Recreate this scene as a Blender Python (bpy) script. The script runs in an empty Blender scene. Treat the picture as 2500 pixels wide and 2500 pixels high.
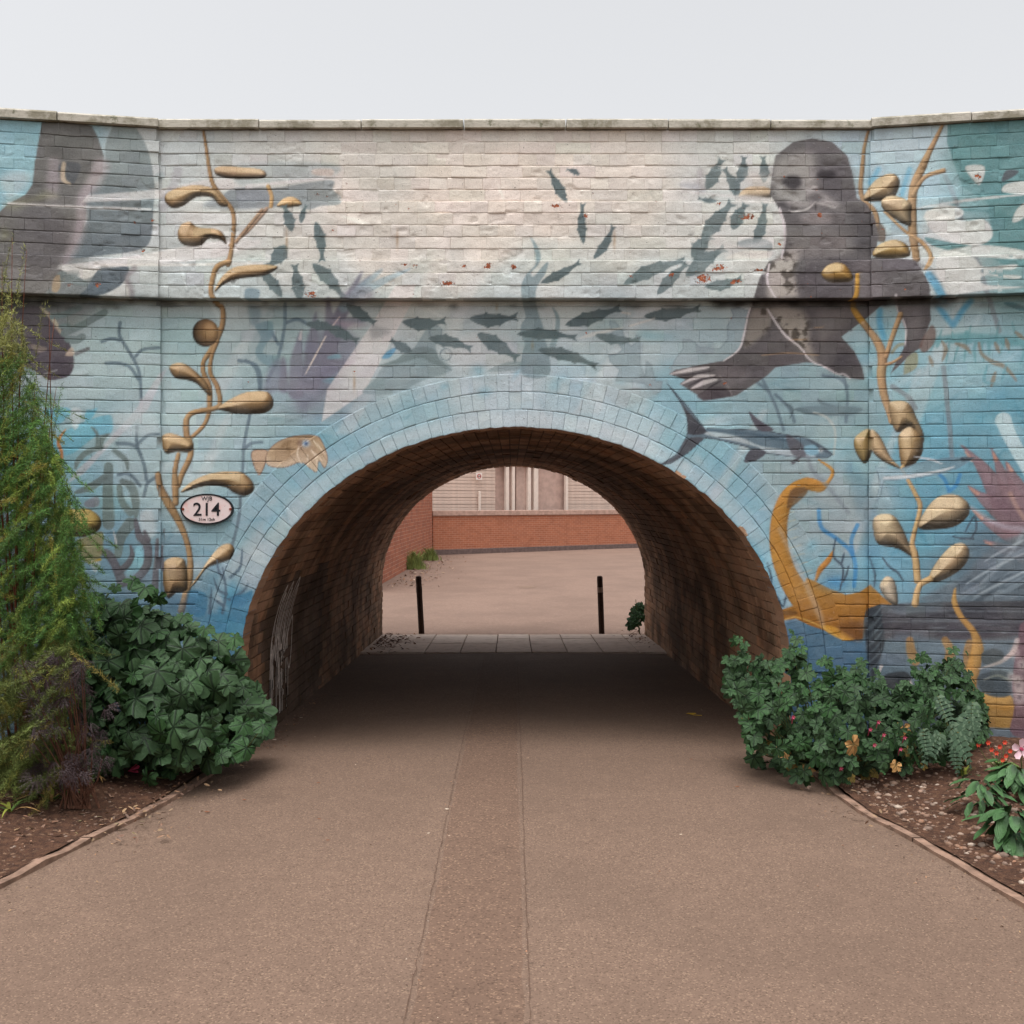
import bpy, math, random
import numpy as np
from mathutils import Vector, Matrix
R = math.radians
rng = np.random.default_rng(7)
random.seed(7)
sc = bpy.context.scene
COL = sc.collection

# ------------------------------------------------------------------ camera
CAM = (0.0, -6.5, 1.6)
FPX = 2502.5                      # focal length in photograph pixels (2500 wide)
HORIZON = 1226.0
cd = bpy.data.cameras.new('camera')
cam = bpy.data.objects.new('camera', cd)
COL.objects.link(cam)
cam.location = CAM
cam.rotation_euler = (R(90), 0, 0)
cd.sensor_width = 36.0
cd.lens = 36.0 * FPX / 2500.0
cd.shift_y = -(1250.0 - HORIZON) / 2500.0
cd.clip_start = 0.05
cd.clip_end = 3000
sc.camera = cam

# ------------------------------------------------------------------ sky, sun, exposure
SUN_EL, SUN_ROT = R(76), R(205)
world = bpy.data.worlds.new('World')
sc.world = world
world.use_nodes = True
wn, wl = world.node_tree.nodes, world.node_tree.links
wn.clear()
wo = wn.new('ShaderNodeOutputWorld')
bg = wn.new('ShaderNodeBackground')
hs = wn.new('ShaderNodeHueSaturation')
sk = wn.new('ShaderNodeTexSky')
sk.sky_type = 'NISHITA'
sk.sun_disc = False
sk.sun_elevation = SUN_EL
sk.sun_rotation = SUN_ROT
sk.air_density = 1.0
sk.dust_density = 6.0
sk.ozone_density = 1.0
hs.inputs['Saturation'].default_value = 0.10
bg.inputs['Strength'].default_value = 0.15
wl.new(sk.outputs[0], hs.inputs['Color'])
wl.new(hs.outputs[0], bg.inputs['Color'])
wl.new(bg.outputs[0], wo.inputs['Surface'])
sd = bpy.data.lights.new('sun', 'SUN')
sd.energy = 0.8
sd.angle = R(50)
sd.color = (1.0, 0.965, 0.92)
sun = bpy.data.objects.new('sun', sd)
COL.objects.link(sun)
# sun stands high behind the camera, a little to its left
sdir = Vector((math.sin(SUN_ROT) * math.cos(SUN_EL), math.cos(SUN_ROT) * math.cos(SUN_EL), math.sin(SUN_EL)))
sun.rotation_euler = sdir.to_track_quat('Z', 'Y').to_euler()
sun.location = (0, -10, 20)
sc.view_settings.view_transform = 'Standard'
sc.view_settings.look = 'None'
sc.view_settings.gamma = 1.0
sc.view_settings.use_curve_mapping = False
sc.view_settings.exposure = 0.80
sc.render.engine = 'CYCLES'
sc.cycles.max_bounces = 12
sc.cycles.diffuse_bounces = 8
sc.cycles.use_denoising = True

# ------------------------------------------------------------------ helpers
def lin(c):
    c = np.asarray(c, float) / 255.0
    return np.where(c <= 0.04045, c / 12.92, ((c + 0.055) / 1.055) ** 2.4)

def col4(r, g, b, k=1.0):
    l = lin((r, g, b)) * k
    return (float(l[0]), float(l[1]), float(l[2]), 1.0)

def smooth(a, b, x):
    t = np.clip((x - a) / (b - a), 0, 1)
    return t * t * (3 - 2 * t)

def noise_field(n, cell, seed, octaves=3):
    """tileable smooth value noise, n x n, roughly -1..1"""
    r = np.random.default_rng(seed)
    out = np.zeros((n, n)); amp = 1.0; tot = 0
    for o in range(octaves):
        m = max(2, int(n / cell * 2 ** o))
        g = r.uniform(-1, 1, (m, m))
        t = np.arange(n) * m / n
        i = t.astype(int) % m; f = t - np.floor(t); f = f * f * (3 - 2 * f); j = (i + 1) % m
        a = g[np.ix_(i, i)] * (1 - f)[None, :] + g[np.ix_(i, j)] * f[None, :]
        b = g[np.ix_(j, i)] * (1 - f)[None, :] + g[np.ix_(j, j)] * f[None, :]
        out += amp * (a * (1 - f)[:, None] + b * f[:, None]); tot += amp; amp *= 0.55
    return out / tot

def samp(img, x, y):
    """bilinear sample, wrapping"""
    h, w = img.shape[:2]
    x0 = np.floor(x).astype(int); y0 = np.floor(y).astype(int)
    fx = x - x0; fy = y - y0
    if img.ndim == 3: fx = fx[..., None]; fy = fy[..., None]
    a = img[y0 % h, x0 % w]; b = img[y0 % h, (x0 + 1) % w]
    c = img[(y0 + 1) % h, x0 % w]; d = img[(y0 + 1) % h, (x0 + 1) % w]
    return (a * (1 - fx) + b * fx) * (1 - fy) + (c * (1 - fx) + d * fx) * fy

def mesh_np(name, V, quads=None, tris=None, attrs=None, smooth_shade=True):
    """mesh from numpy arrays; attrs: name -> (n,4) point colours or (n,3) vectors"""
    me = bpy.data.meshes.new(name)
    V = np.asarray(V, np.float32)
    q = np.asarray(quads, np.int32).reshape(-1, 4) if quads is not None and len(quads) else np.zeros((0, 4), np.int32)
    t = np.asarray(tris, np.int32).reshape(-1, 3) if tris is not None and len(tris) else np.zeros((0, 3), np.int32)
    me.vertices.add(len(V)); me.vertices.foreach_set('co', V.ravel())
    nl = q.size + t.size
    me.loops.add(nl)
    me.loops.foreach_set('vertex_index', np.concatenate([q.ravel(), t.ravel()]))
    me.polygons.add(len(q) + len(t))
    st = np.concatenate([np.arange(len(q)) * 4, q.size + np.arange(len(t)) * 3]).astype(np.int32)
    me.polygons.foreach_set('loop_start', st)
    me.polygons.foreach_set('use_smooth', np.full(len(q) + len(t), smooth_shade, bool))
    me.update(calc_edges=True)
    for k, a in (attrs or {}).items():
        a = np.asarray(a, np.float32)
        if a.shape[1] == 4:
            at = me.attributes.new(k, 'FLOAT_COLOR', 'POINT'); at.data.foreach_set('color', a.ravel())
        else:
            at = me.attributes.new(k, 'FLOAT_VECTOR', 'POINT'); at.data.foreach_set('vector', a.ravel())
    return me

def add(name, me, mat=None, parent=None, loc=None, rot=None, scale=None):
    o = bpy.data.objects.new(name, me)
    COL.objects.link(o)
    if mat is not None and me is not None and not me.materials: me.materials.append(mat)
    if parent is not None: o.parent = parent
    if loc is not None: o.location = loc
    if rot is not None: o.rotation_euler = rot
    if scale is not None: o.scale = scale if hasattr(scale, '__len__') else (scale,) * 3
    return o

def tag(o, label=None, cat=None, group=None, kind=None):
    if label: o['label'] = label
    if cat: o['category'] = cat
    if group: o['group'] = group
    if kind: o['kind'] = kind
    return o

def thing(name, label, cat, loc=(0, 0, 0), group=None, rotz=0):
    o = add(name, None, loc=loc, rot=(0, 0, rotz))
    o.empty_display_size = 0.1
    return tag(o, label, cat, group)

class MB:
    """collects geometry, builds one mesh"""
    def __init__(s): s.V = []; s.Q = []; s.T = []; s.A = []; s.n = 0
    def put(s, V, quads=None, tris=None, A=None):
        V = np.asarray(V, float).reshape(-1, 3)
        if quads is not None and len(quads): s.Q.append(np.asarray(quads, int).reshape(-1, 4) + s.n)
        if tris is not None and len(tris): s.T.append(np.asarray(tris, int).reshape(-1, 3) + s.n)
        s.V.append(V); s.n += len(V)
        if A is not None: s.A.append(np.asarray(A, float))
        return s
    def box(s, x0, x1, y0, y1, z0, z1, A=None):
        V = [(x, y, z) for z in (z0, z1) for y in (y0, y1) for x in (x0, x1)]
        Q = [(0, 2, 3, 1), (4, 5, 7, 6), (0, 1, 5, 4), (2, 6, 7, 3), (0, 4, 6, 2), (1, 3, 7, 5)]
        return s.put(V, Q, A=None if A is None else np.tile(A, (8, 1)))
    def bbox(s, x0, x1, y0, y1, z0, z1, b=0.004):
        """box with chamfered edges"""
        V = []; 
        for sz, z in ((-1, z0), (1, z1)):
            for sy, y in ((-1, y0), (1, y1)):
                for sx, x in ((-1, x0), (1, x1)):
                    V += [(x, y - sy * b, z - sz * b), (x - sx * b, y, z - sz * b), (x - sx * b, y - sy * b, z)]
        c = lambda i, j, k, a: ((k * 2 + j) * 2 + i) * 3 + a
        Q = []; T = []
        Q += [[c(0,0,0,0), c(0,0,1,0), c(0,1,1,0), c(0,1,0,0)], [c(1,0,0,0), c(1,1,0,0), c(1,1,1,0), c(1,0,1,0)]]
        Q += [[c(0,0,0,1), c(1,0,0,1), c(1,0,1,1), c(0,0,1,1)], [c(0,1,0,1), c(0,1,1,1), c(1,1,1,1), c(1,1,0,1)]]
        Q += [[c(0,0,0,2), c(0,1,0,2), c(1,1,0,2), c(1,0,0,2)], [c(0,0,1,2), c(1,0,1,2), c(1,1,1,2), c(0,1,1,2)]]
        for k in (0, 1):
            for j in (0, 1): Q.append([c(0,j,k,1), c(1,j,k,1), c(1,j,k,2), c(0,j,k,2)])
            for i in (0, 1): Q.append([c(i,0,k,0), c(i,1,k,0), c(i,1,k,2), c(i,0,k,2)])
        for j in (0, 1):
            for i in (0, 1): Q.append([c(i,j,0,0), c(i,j,1,0), c(i,j,1,1), c(i,j,0,1)])
        for k in (0, 1):
            for j in (0, 1):
                for i in (0, 1): T.append([c(i,j,k,0), c(i,j,k,1), c(i,j,k,2)])
        return s.put(V, Q, T)
    def tube(s, pts, rad, n=6, cap=True):
        pts = np.asarray(pts, float); m = len(pts)
        rad = np.broadcast_to(np.asarray(rad, float), (m,))
        tan = np.gradient(pts, axis=0); tan /= np.linalg.norm(tan, axis=1, keepdims=True) + 1e-9
        up = np.array([0.0, 0, 1]) if abs(tan[0][2]) < 0.9 else np.array([1.0, 0, 0])
        V = []
        for i in range(m):
            a = np.cross(up, tan[i]); a /= np.linalg.norm(a) + 1e-9; b = np.cross(tan[i], a); up = b
            up = np.cross(tan[i], a)
            th = np.arange(n) * 2 * math.pi / n
            V.append(pts[i] + rad[i] * (np.cos(th)[:, None] * a + np.sin(th)[:, None] * b)); up = b
        V = np.concatenate(V)
        Q = [(i * n + k, i * n + (k + 1) % n, (i + 1) * n + (k + 1) % n, (i + 1) * n + k) for i in range(m - 1) for k in range(n)]
        T = []
        if cap:
            for k in range(1, n - 1): T += [(0, k + 1, k), ((m - 1) * n, (m - 1) * n + k, (m - 1) * n + k + 1)]
        return s.put(V, Q, T)
    def mesh(s, name, attr=None, smooth_shade=False):
        V = np.concatenate(s.V) if s.V else np.zeros((0, 3))
        A = {attr: np.concatenate(s.A)} if attr and s.A else None
        return mesh_np(name, V, np.concatenate(s.Q) if s.Q else None, np.concatenate(s.T) if s.T else None, A, smooth_shade)

# ------------------------------------------------------------------ materials
class N:
    """tiny node-tree writer"""
    def __init__(s, name):
        s.m = bpy.data.materials.new(name); s.m.use_nodes = True
        s.t = s.m.node_tree; s.b = s.t.nodes['Principled BSDF']
        s.b.inputs['Specular IOR Level'].default_value = 0.25
    def new(s, ty, **kw):
        n = s.t.nodes.new(ty)
        for k, v in kw.items():
            if k.startswith('_'): setattr(n, k[1:], v)
            else: s.set(n, k, v)
        return n
    def set(s, n, k, v):
        i = n.inputs[int(k[1:])] if k[0] == 'i' and k[1:].isdigit() else n.inputs[k]
        if isinstance(v, bpy.types.NodeSocket): s.t.links.new(v, i)
        else: i.default_value = v
    def coord(s, which='Object'):
        return s.new('ShaderNodeTexCoord').outputs[which]
    def pos(s): return s.new('ShaderNodeNewGeometry').outputs['Position']
    def noise(s, scale, detail=4, rough=0.55, vec=None, out='Fac', dist=0.0):
        n = s.new('ShaderNodeTexNoise', Scale=scale, Detail=detail, Roughness=rough, Distortion=dist)
        if vec is not None: s.set(n, 'Vector', vec)
        return n.outputs[out]
    def voro(s, scale, vec=None, out='Distance', feature='F1', rnd=1.0):
        n = s.new('ShaderNodeTexVoronoi', _feature=feature, Scale=scale, Randomness=rnd)
        if vec is not None: s.set(n, 'Vector', vec)
        return n.outputs[out]
    def ramp(s, fac, stops, interp='LINEAR'):
        n = s.new('ShaderNodeValToRGB'); cr = n.color_ramp; cr.interpolation = interp
        while len(cr.elements) < len(stops): cr.elements.new(0.5)
        for e, (p, c) in zip(cr.elements, stops):
            e.position = p; e.color = c if len(c) == 4 else (*c, 1)
        s.set(n, 'Fac', fac); return n.outputs['Color']
    def step(s, fac, a, b, lo=0.0, hi=1.0):
        n = s.new('ShaderNodeMapRange', _interpolation_type='SMOOTHSTEP')
        s.set(n, 'Value', fac); n.inputs['From Min'].default_value = a; n.inputs['From Max'].default_value = b
        n.inputs['To Min'].default_value = lo; n.inputs['To Max'].default_value = hi
        return n.outputs['Result']
    def mix(s, fac, a, b, mode='MIX'):
        n = s.new('ShaderNodeMix', _data_type='RGBA', _blend_type=mode)
        s.set(n, 'i0', fac); s.set(n, 'i6', a); s.set(n, 'i7', b)
        return n.outputs[2]
    def math(s, op, a, b=None, c=None, clamp=False):
        n = s.new('ShaderNodeMath', _operation=op, _use_clamp=clamp)
        s.set(n, 'i0', a)
        if b is not None: s.set(n, 'i1', b)
        if c is not None: s.set(n, 'i2', c)
        return n.outputs[0]
    def bump(s, h, strength=0.4, dist=0.01, nrm=None):
        n = s.new('ShaderNodeBump', Strength=strength, Distance=dist); s.set(n, 'Height', h)
        if nrm is not None: s.set(n, 'Normal', nrm)
        return n.outputs[0]
    def attr(s, name, out='Color'):
        n = s.new('ShaderNodeAttribute', _attribute_name=name); return n.outputs[out]
    def out(s, color=None, rough=None, normal=None, metal=None):
        for k, v in (('Base Color', color), ('Roughness', rough), ('Normal', normal), ('Metallic', metal)):
            if v is not None: s.set(s.b, k, v)
        return s.m

def plain(name, rgb, rough=0.7, var=0.12, scale=30, metal=0.0, bump=0.15):
    n = N(name); p = n.coord()
    f = n.noise(scale, 5, 0.6, p)
    c = n.mix(n.step(f, 0.3, 0.7), tuple(x * (1 - var) for x in col4(*rgb)[:3]) + (1,), tuple(min(1, x * (1 + var)) for x in col4(*rgb)[:3]) + (1,))
    return n.out(c, rough, n.bump(f, bump, 0.004), metal)
# ------------------------------------------------------------------ the mural, painted into wall vertex colours
# canvas coordinates are photograph pixels; one canvas cell = 1.35 px
CX0, CY0, CW, CH, CS = -500, 290, 2560, 1180, 1.35
YY, XX = np.mgrid[0:CH, 0:CW]
XX = XX * CS + CX0; YY = YY * CS + CY0
canvas = np.zeros((CH, CW, 3))
K = 640 / 1932.0
CR = {'a': (0, 400), 'b': (600, 400), 'c': (1240, 400), 'd': (1860, 400), 'e': (0, 1000), 'f': (600, 1000), 'g': (1240, 1000), 'h': (1860, 1000)}

def P(s):
    """'a 12,34 56,78' -> photograph pixels, letters switch the crop the numbers refer to"""
    out = []; o = (0, 0); k = 1.0
    for w in s.split():
        if w in CR: o = CR[w]; k = K
        else:
            x, y = w.split(','); out.append((o[0] + float(x) * k, o[1] + float(y) * k))
    return np.array(out)

def catmull(p, n=5, closed=False):
    p = np.asarray(p, float); m = len(p); out = []
    if m < 3: 
        return np.array([p[0] + (p[-1] - p[0]) * t for t in np.linspace(0, 1, n + 1)])
    rngi = range(m if closed else m - 1)
    for i in rngi:
        if closed: a, b, c, d = p[i - 1], p[i], p[(i + 1) % m], p[(i + 2) % m]
        else: a, b, c, d = p[max(i - 1, 0)], p[i], p[i + 1], p[min(i + 2, m - 1)]
        for t in np.arange(n) / n:
            out.append(0.5 * ((2 * b) + (-a + c) * t + (2 * a - 5 * b + 4 * c - d) * t * t + (-a + 3 * b - 3 * c + d) * t ** 3))
    if not closed: out.append(p[-1])
    return np.array(out)

def window(p, pad):
    x0 = int(max(0, (p[:, 0].min() - pad - CX0) / CS)); x1 = int(min(CW, (p[:, 0].max() + pad - CX0) / CS + 2))
    y0 = int(max(0, (p[:, 1].min() - pad - CY0) / CS)); y1 = int(min(CH, (p[:, 1].max() + pad - CY0) / CS + 2))
    return slice(y0, max(y0, y1)), slice(x0, max(x0, x1))

def sdf(p, X, Y):
    d = np.full(X.shape, 1e9); ins = np.zeros(X.shape, bool); m = len(p)
    for i in range(m):
        (ax, ay), (bx, by) = p[i], p[(i + 1) % m]
        ex, ey = bx - ax, by - ay; L = ex * ex + ey * ey + 1e-9
        t = np.clip(((X - ax) * ex + (Y - ay) * ey) / L, 0, 1)
        d = np.minimum(d, (X - ax - t * ex) ** 2 + (Y - ay - t * ey) ** 2)
        if ay != by:
            c = ((ay > Y) != (by > Y)) & (X < (bx - ax) * (Y - ay) / (by - ay) + ax); ins ^= c
    d = np.sqrt(d); return np.where(ins, -d, d)

def blend(w, colr, a):
    canvas[w] = canvas[w] * (1 - a[..., None]) + np.asarray(colr, float) * a[..., None]

def poly(s, c, a=1.0, soft=3.0, sm=True, c2=None, grad=None, rim=None, spots=None):
    """filled outline; c2+grad=(dx,dy): second colour towards that side; rim=(colour,width)"""
    p = P(s) if isinstance(s, str) else np.asarray(s, float)
    if sm: p = catmull(p, 4, True)
    if soft <= 6: soft = max(1.0, soft * .5)
    w = window(p, soft * 2); X, Y = XX[w], YY[w]
    if not X.size: return
    d = sdf(p, X, Y); al = a * smooth(soft, -soft, d)
    C = np.broadcast_to(np.asarray(c, float), X.shape + (3,)).copy()
    if c2 is not None:
        g = grad or (0, 1); q = X * g[0] + Y * g[1]; pr = p[:, 0] * g[0] + p[:, 1] * g[1]
        t = smooth(pr.min(), pr.max(), q)[..., None]; C = C * (1 - t) + np.asarray(c2, float) * t
    if spots:
        sp = samp(NZ2, X * 0.9, Y * 0.9); C += (smooth(.12, .30, sp) * spots * 1.3)[..., None]
    if rim: 
        t = (smooth(rim[1], 0, np.abs(d)))[..., None]; C = C * (1 - t) + np.asarray(rim[0], float) * t
    C += (samp(NZ2, X * .35, Y * .6) * 7)[..., None]
    blend(w, C, al)

def stroke(s, wd, c, a=1.0, soft=2.5, tube=0.0, taper=None, light=(-0.4, -0.6)):
    p = P(s) if isinstance(s, str) else np.asarray(s, float)
    p = catmull(p, 5); m = len(p)
    if soft <= 4: soft = max(1.0, soft * .55)
    wd = np.atleast_1d(np.asarray(wd, float))
    wv = np.interp(np.linspace(0, 1, m), np.linspace(0, 1, len(wd)), wd) / 2
    w = window(p, wv.max() + soft * 2); X, Y = XX[w], YY[w]
    if not X.size: return
    best = np.full(X.shape, 1e9); sx = np.zeros(X.shape); sy = np.zeros(X.shape); bw = np.ones(X.shape)
    for i in range(m - 1):
        (ax, ay), (bx, by) = p[i], p[i + 1]
        ex, ey = bx - ax, by - ay; L = ex * ex + ey * ey + 1e-9
        t = np.clip(((X - ax) * ex + (Y - ay) * ey) / L, 0, 1)
        qx, qy = X - ax - t * ex, Y - ay - t * ey; r = wv[i] + (wv[i + 1] - wv[i]) * t
        d = np.sqrt(qx * qx + qy * qy) - r
        k = d < best; best = np.where(k, d, best); sx = np.where(k, qx / (r + 1e-6), sx); sy = np.where(k, qy / (r + 1e-6), sy)
    al = a * smooth(soft, -soft, best)
    C = np.broadcast_to(np.asarray(c, float), X.shape + (3,)).copy()
    if tube:
        nz = np.sqrt(np.clip(1 - sx * sx - sy * sy, 0, 1)); lam = np.clip(sx * light[0] + sy * light[1] + nz * 0.75, 0, 1.2)
        C = C * (1 - tube + tube * (0.45 + 0.95 * lam))[..., None]
    C += (samp(NZ2, X * .5, Y * .5) * 6)[..., None]
    blend(w, np.clip(C, 0, 250), al)

def bulb(s, c, a=1.0, hi=(225, 200, 165), light=(-0.35, -0.7)):
    """shaded kelp float"""
    p = catmull(P(s) if isinstance(s, str) else s, 5, True)
    w = window(p, 8); X, Y = XX[w], YY[w]
    d = sdf(p, X, Y); R0 = max(6.0, -d.min())
    gy, gx = np.gradient(d, CS); h = np.clip(-d / R0, 0, 1); nz = np.sqrt(np.clip(1 - (1 - h) ** 2, 0, 1))
    lam = np.clip((gx * light[0] + gy * light[1]) * (1 - h) + nz * 0.72, 0, 1.1)
    C = np.asarray(c, float) * (0.34 + 0.9 * lam)[..., None]
    t = (smooth(0.6, 0.95, lam) * 0.75)[..., None]; C = C * (1 - t) + np.asarray(hi, float) * t
    C += (samp(NZ2, X * .5, Y * .5) * 12 + samp(NZ, X * 2.2, Y * 1.1) * 12)[..., None]
    blend(w, np.clip(C, 0, 250), a * smooth(1.3, -1.3, d))

def blob(x, y, rx, ry, c, a, ang=0.0):
    w = window(np.array([(x - rx * 2, y - ry * 2), (x + rx * 2, y + ry * 2)]) if ang == 0 else np.array([(x - rx * 2 - ry * 2, y - rx * 2 - ry * 2), (x + rx * 2 + ry * 2, y + rx * 2 + ry * 2)]), 0)
    X, Y = XX[w] - x, YY[w] - y; ca, sa = math.cos(ang), math.sin(ang)
    u, v = (X * ca + Y * sa) / rx, (-X * sa + Y * ca) / ry
    blend(w, c, a * np.exp(-(u * u + v * v) * 1.3))

FISH = [(0, 0), (.06, -.055), (.2, -.1), (.3, -.12), (.345, -.165), (.4, -.125), (.55, -.11), (.63, -.125), (.66, -.09), (.82, -.045), (.9, -.06), (1, -.1), (.95, 0), (1, .1), (.88, .045), (.75, .06), (.66, .1), (.62, .14), (.56, .12), (.42, .14), (.37, .175), (.3, .13), (.14, .09), (.05, .045)]
def fish(s, wk=1.0, c=(112, 138, 142), a=.85):
    """silhouette from head to tail"""
    p = P(s); h, t = p[0], p[-1]; d = t - h; L = math.hypot(*d); u = d / L; v = np.array([-u[1], u[0]])
    bend = 0.06 * math.sin(h[0] + h[1]) * L
    q = np.array([h + u * x * L + v * (y * L * wk + bend * math.sin(x * 3.1)) for x, y in FISH])
    poly(q, c, a, 2.0, False)

NZ = noise_field(1024, 128, 3, 4); NZ2 = noise_field(1024, 24, 5, 4); NZ3 = noise_field(1024, 300, 8, 3)

# --- ground colours of the wall
anch = '''0,430,155,197,208 750,560,214,210,204 850,500,222,212,204 700,640,212,211,206 900,640,222,214,205 1100,500,226,214,204 1100,660,218,212,205 1350,520,226,214,204 1350,660,212,212,206 1550,520,222,214,205 1600,700,200,207,206 1650,560,214,212,206 1850,600,208,209,205 1900,700,200,206,205 1050,715,206,211,208 1400,715,200,208,207 500,500,208,209,206 450,690,196,206,206 350,620,200,206,206 120,700,130,135,135 420,440,196,203,203 560,620,206,209,205 700,450,200,200,196 900,430,210,206,199 1250,430,224,212,202 1200,600,224,214,204 1250,500,228,215,205 1000,560,221,212,203
1500,600,215,213,206 1500,440,222,213,204 1750,480,206,208,205 1700,680,196,204,204 1250,690,202,210,208 850,690,200,205,204 600,700,190,205,206 2200,450,178,210,222 2400,450,120,165,170 2300,640,205,210,208 2480,650,130,172,176
450,820,160,195,200 300,850,172,203,208 330,1100,160,192,203 200,1200,135,180,195 250,1350,125,165,185 430,1150,165,196,204 480,1000,168,200,206 560,1300,140,178,192 470,1440,120,155,175 560,1480,85,140,170 120,1400,110,130,140
700,800,150,178,184 700,950,150,182,190 900,780,176,192,194 950,920,164,188,196 1150,800,182,196,198 1250,760,172,192,195 1250,900,182,198,206 1500,780,175,196,200 1550,860,176,198,206 1400,950,165,195,208 1700,800,160,186,194 1650,950,135,178,192
1000,1020,150,188,202 1250,985,176,202,214 800,1120,142,184,200 700,1250,150,186,200 620,1400,150,182,198 1520,1030,172,202,214 1700,1130,140,185,200 1800,1260,140,184,202 1850,1380,110,170,195
1900,950,140,174,184 2050,1000,140,174,182 2000,1200,152,174,180 2080,1280,150,172,178 1980,1300,146,174,182 2000,1380,128,166,180 1950,1180,146,174,182 2080,1100,140,180,190 2200,900,140,186,198 2300,800,165,198,206 2400,900,150,192,204 2450,1000,110,162,180 2250,1100,112,165,184 2300,1250,110,160,180 2400,1150,108,156,174
2150,1350,110,160,182 2400,1380,92,120,138 2480,1420,90,110,125 1960,1600,80,115,140 2050,1700,75,105,135 2250,1650,95,118,135 2400,1750,85,100,110 2480,1800,75,80,88 300,1600,85,120,145 500,1700,80,115,140
-300,500,150,180,185 -300,1000,140,180,190 -300,1500,100,140,160 2800,500,150,180,188 2800,1000,120,165,180 2800,1500,90,115,130 1250,300,220,212,204 2200,300,180,208,220 100,300,150,190,205'''
A_ = np.array([[float(v) for v in t.split(',')] for t in anch.split()])
gy_, gx_ = np.mgrid[0:CH:12, 0:CW:12]; gx_ = gx_ * CS + CX0; gy_ = gy_ * CS + CY0
wgt = 1.0 / (((gx_[..., None] - A_[:, 0]) ** 2 + (gy_[..., None] - A_[:, 1]) ** 2) / 80.0 ** 2 + 0.3) ** 2.4
base_ = (wgt @ A_[:, 2:]) / wgt.sum(-1, keepdims=True)
canvas[:] = samp(base_, np.clip(np.arange(CW) / 12.0, 0, base_.shape[1] - 1.001)[None, :].repeat(CH, 0), np.clip(np.arange(CH) / 12.0, 0, base_.shape[0] - 1.001)[:, None].repeat(CW, 1))
canvas += (samp(NZ, XX * .35, YY * .45) * 11 + samp(NZ2, XX * .25, YY * .5) * 5)[..., None] * np.array([1.0, .8, .7])
# scattered brushy patches of lighter and deeper blue in the lower water
for i in range(150):
    x, y = rng.uniform(-400, 2900), rng.uniform(760, 1650)
    if 620 < x < 1860 and y > 1000: continue
    blob(x, y, rng.uniform(20, 80), rng.uniform(8, 26), (200, 220, 225) if rng.random() < .5 else (105, 165, 185), rng.uniform(.1, .35), rng.uniform(-.6, .4))
# deeper zig-zag blues round the ring
for i in range(60):
    th = rng.uniform(.05, math.pi - .05); q = rng.uniform(1.05, 1.27)
    blob(1258 - 672 * q * math.cos(th), 1640 - 597 * q * math.sin(th), rng.uniform(14, 45), rng.uniform(8, 18), (110, 172, 195) if rng.random() < .55 else (195, 212, 220), rng.uniform(.15, .5), rng.uniform(-1, 1))
# pale sprayed halo along the arch edge
for th in np.linspace(.35, math.pi - .2, 90):
    blob(1258 - 672 * 1.035 * math.cos(th), 1640 - 597 * 1.035 * math.sin(th), 30, 20, (208, 217, 224), .22)

for i in range(900):
    x, y = rng.uniform(-300, 2800), rng.uniform(420, 1600)
    if 640 < x < 1850 and y > 1000 and ((x - 1258) / 672) ** 2 + ((y - 1640) / 597) ** 2 < 1: continue
    a_ = rng.choice([-.9, -.6, .0, .15, 1.2]) + rng.normal(0, .2); l = rng.uniform(10, 46); up = y < 735
    cc = canvas[int(np.clip((y - CY0) / CS, 0, CH - 1)), int(np.clip((x - CX0) / CS, 0, CW - 1))]
    dl = rng.choice([-1, 1]) * rng.uniform(8, 26); tint = np.array([1.0, .9, .85]) if up else np.array([1.25, 1.0, .9])
    stroke(np.array([(x - l * math.cos(a_), y - l * math.sin(a_)), (x, y + rng.normal(0, 4)), (x + l * math.cos(a_), y + l * math.sin(a_))]), [2, rng.uniform(4, 14), 2], np.clip(cc + dl * tint, 20, 240), rng.uniform(.25, .6), rng.uniform(3, 9))
for x0, y0, x1, y1, w0, w1 in ((1560, 745, 1400, 1010, 26, 60), (1000, 745, 820, 1060, 14, 40), (640, 745, 480, 1010, 18, 44), (2330, 745, 2190, 1050, 18, 50), (1860, 1000, 1700, 1260, 16, 34), (2240, 900, 2060, 1350, 14, 30), (560, 990, 420, 1300, 14, 40)):
    poly(np.array([(x0, y0), (x0 + w0, y0), (x1 + w1, y1), (x1, y1)], float), (212, 216, 218), .28, 7, False)
# --- upper left: big grey animal, its shadow, white light streaks
poly('a 765,40 780,-150 860,-300 1000,-260 1090,-100 1140,150 1130,320 1110,560 1000,640 700,680 520,690 560,560 640,420 640,240', (140, 158, 160), .95, 4, True, (108, 124, 134), (0, 1))
poly('a 0,-420 330,-420 255,0 240,150 180,230 60,290 0,350 -300,450 -300,-420', (150, 195, 208), 1, 3, False)
poly('a 0,120 110,60 230,90 150,210 60,250', (185, 208, 216), .7, 14)
poly('a 330,-420 600,-420 720,-200 765,-60 755,60 700,150 640,240 632,420 600,510 520,660 470,760 390,890 325,960 200,970 -300,960 -300,480 -20,370 60,295 190,225 240,150 255,0', (112, 112, 111), 1, 3, False, (120, 117, 115), (0, 1))
stroke('a 745,20 690,140 610,260 600,430 560,560 480,720', [40, 34, 26, 26, 30, 20], (176, 166, 170), .8, 12)
stroke('a 400,0 390,130 380,220', 30, (170, 160, 165), .6, 10)
poly('a 440,0 590,0 560,120 520,150 450,120', (90, 95, 102), .9, 6)
stroke('a 470,0 465,110 520,150', [10, 12, 4], (205, 185, 160), .8, 3)
for s in ('a 300,240 30,300 140,330', 'a 330,200 420,240 280,270', 'a 20,480 80,520 20,560'): poly(s, (150, 150, 118), .5, 14)
poly('a 210,300 420,320 520,600 330,800 150,700 120,450', (98, 94, 98), .6, 30)
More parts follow.
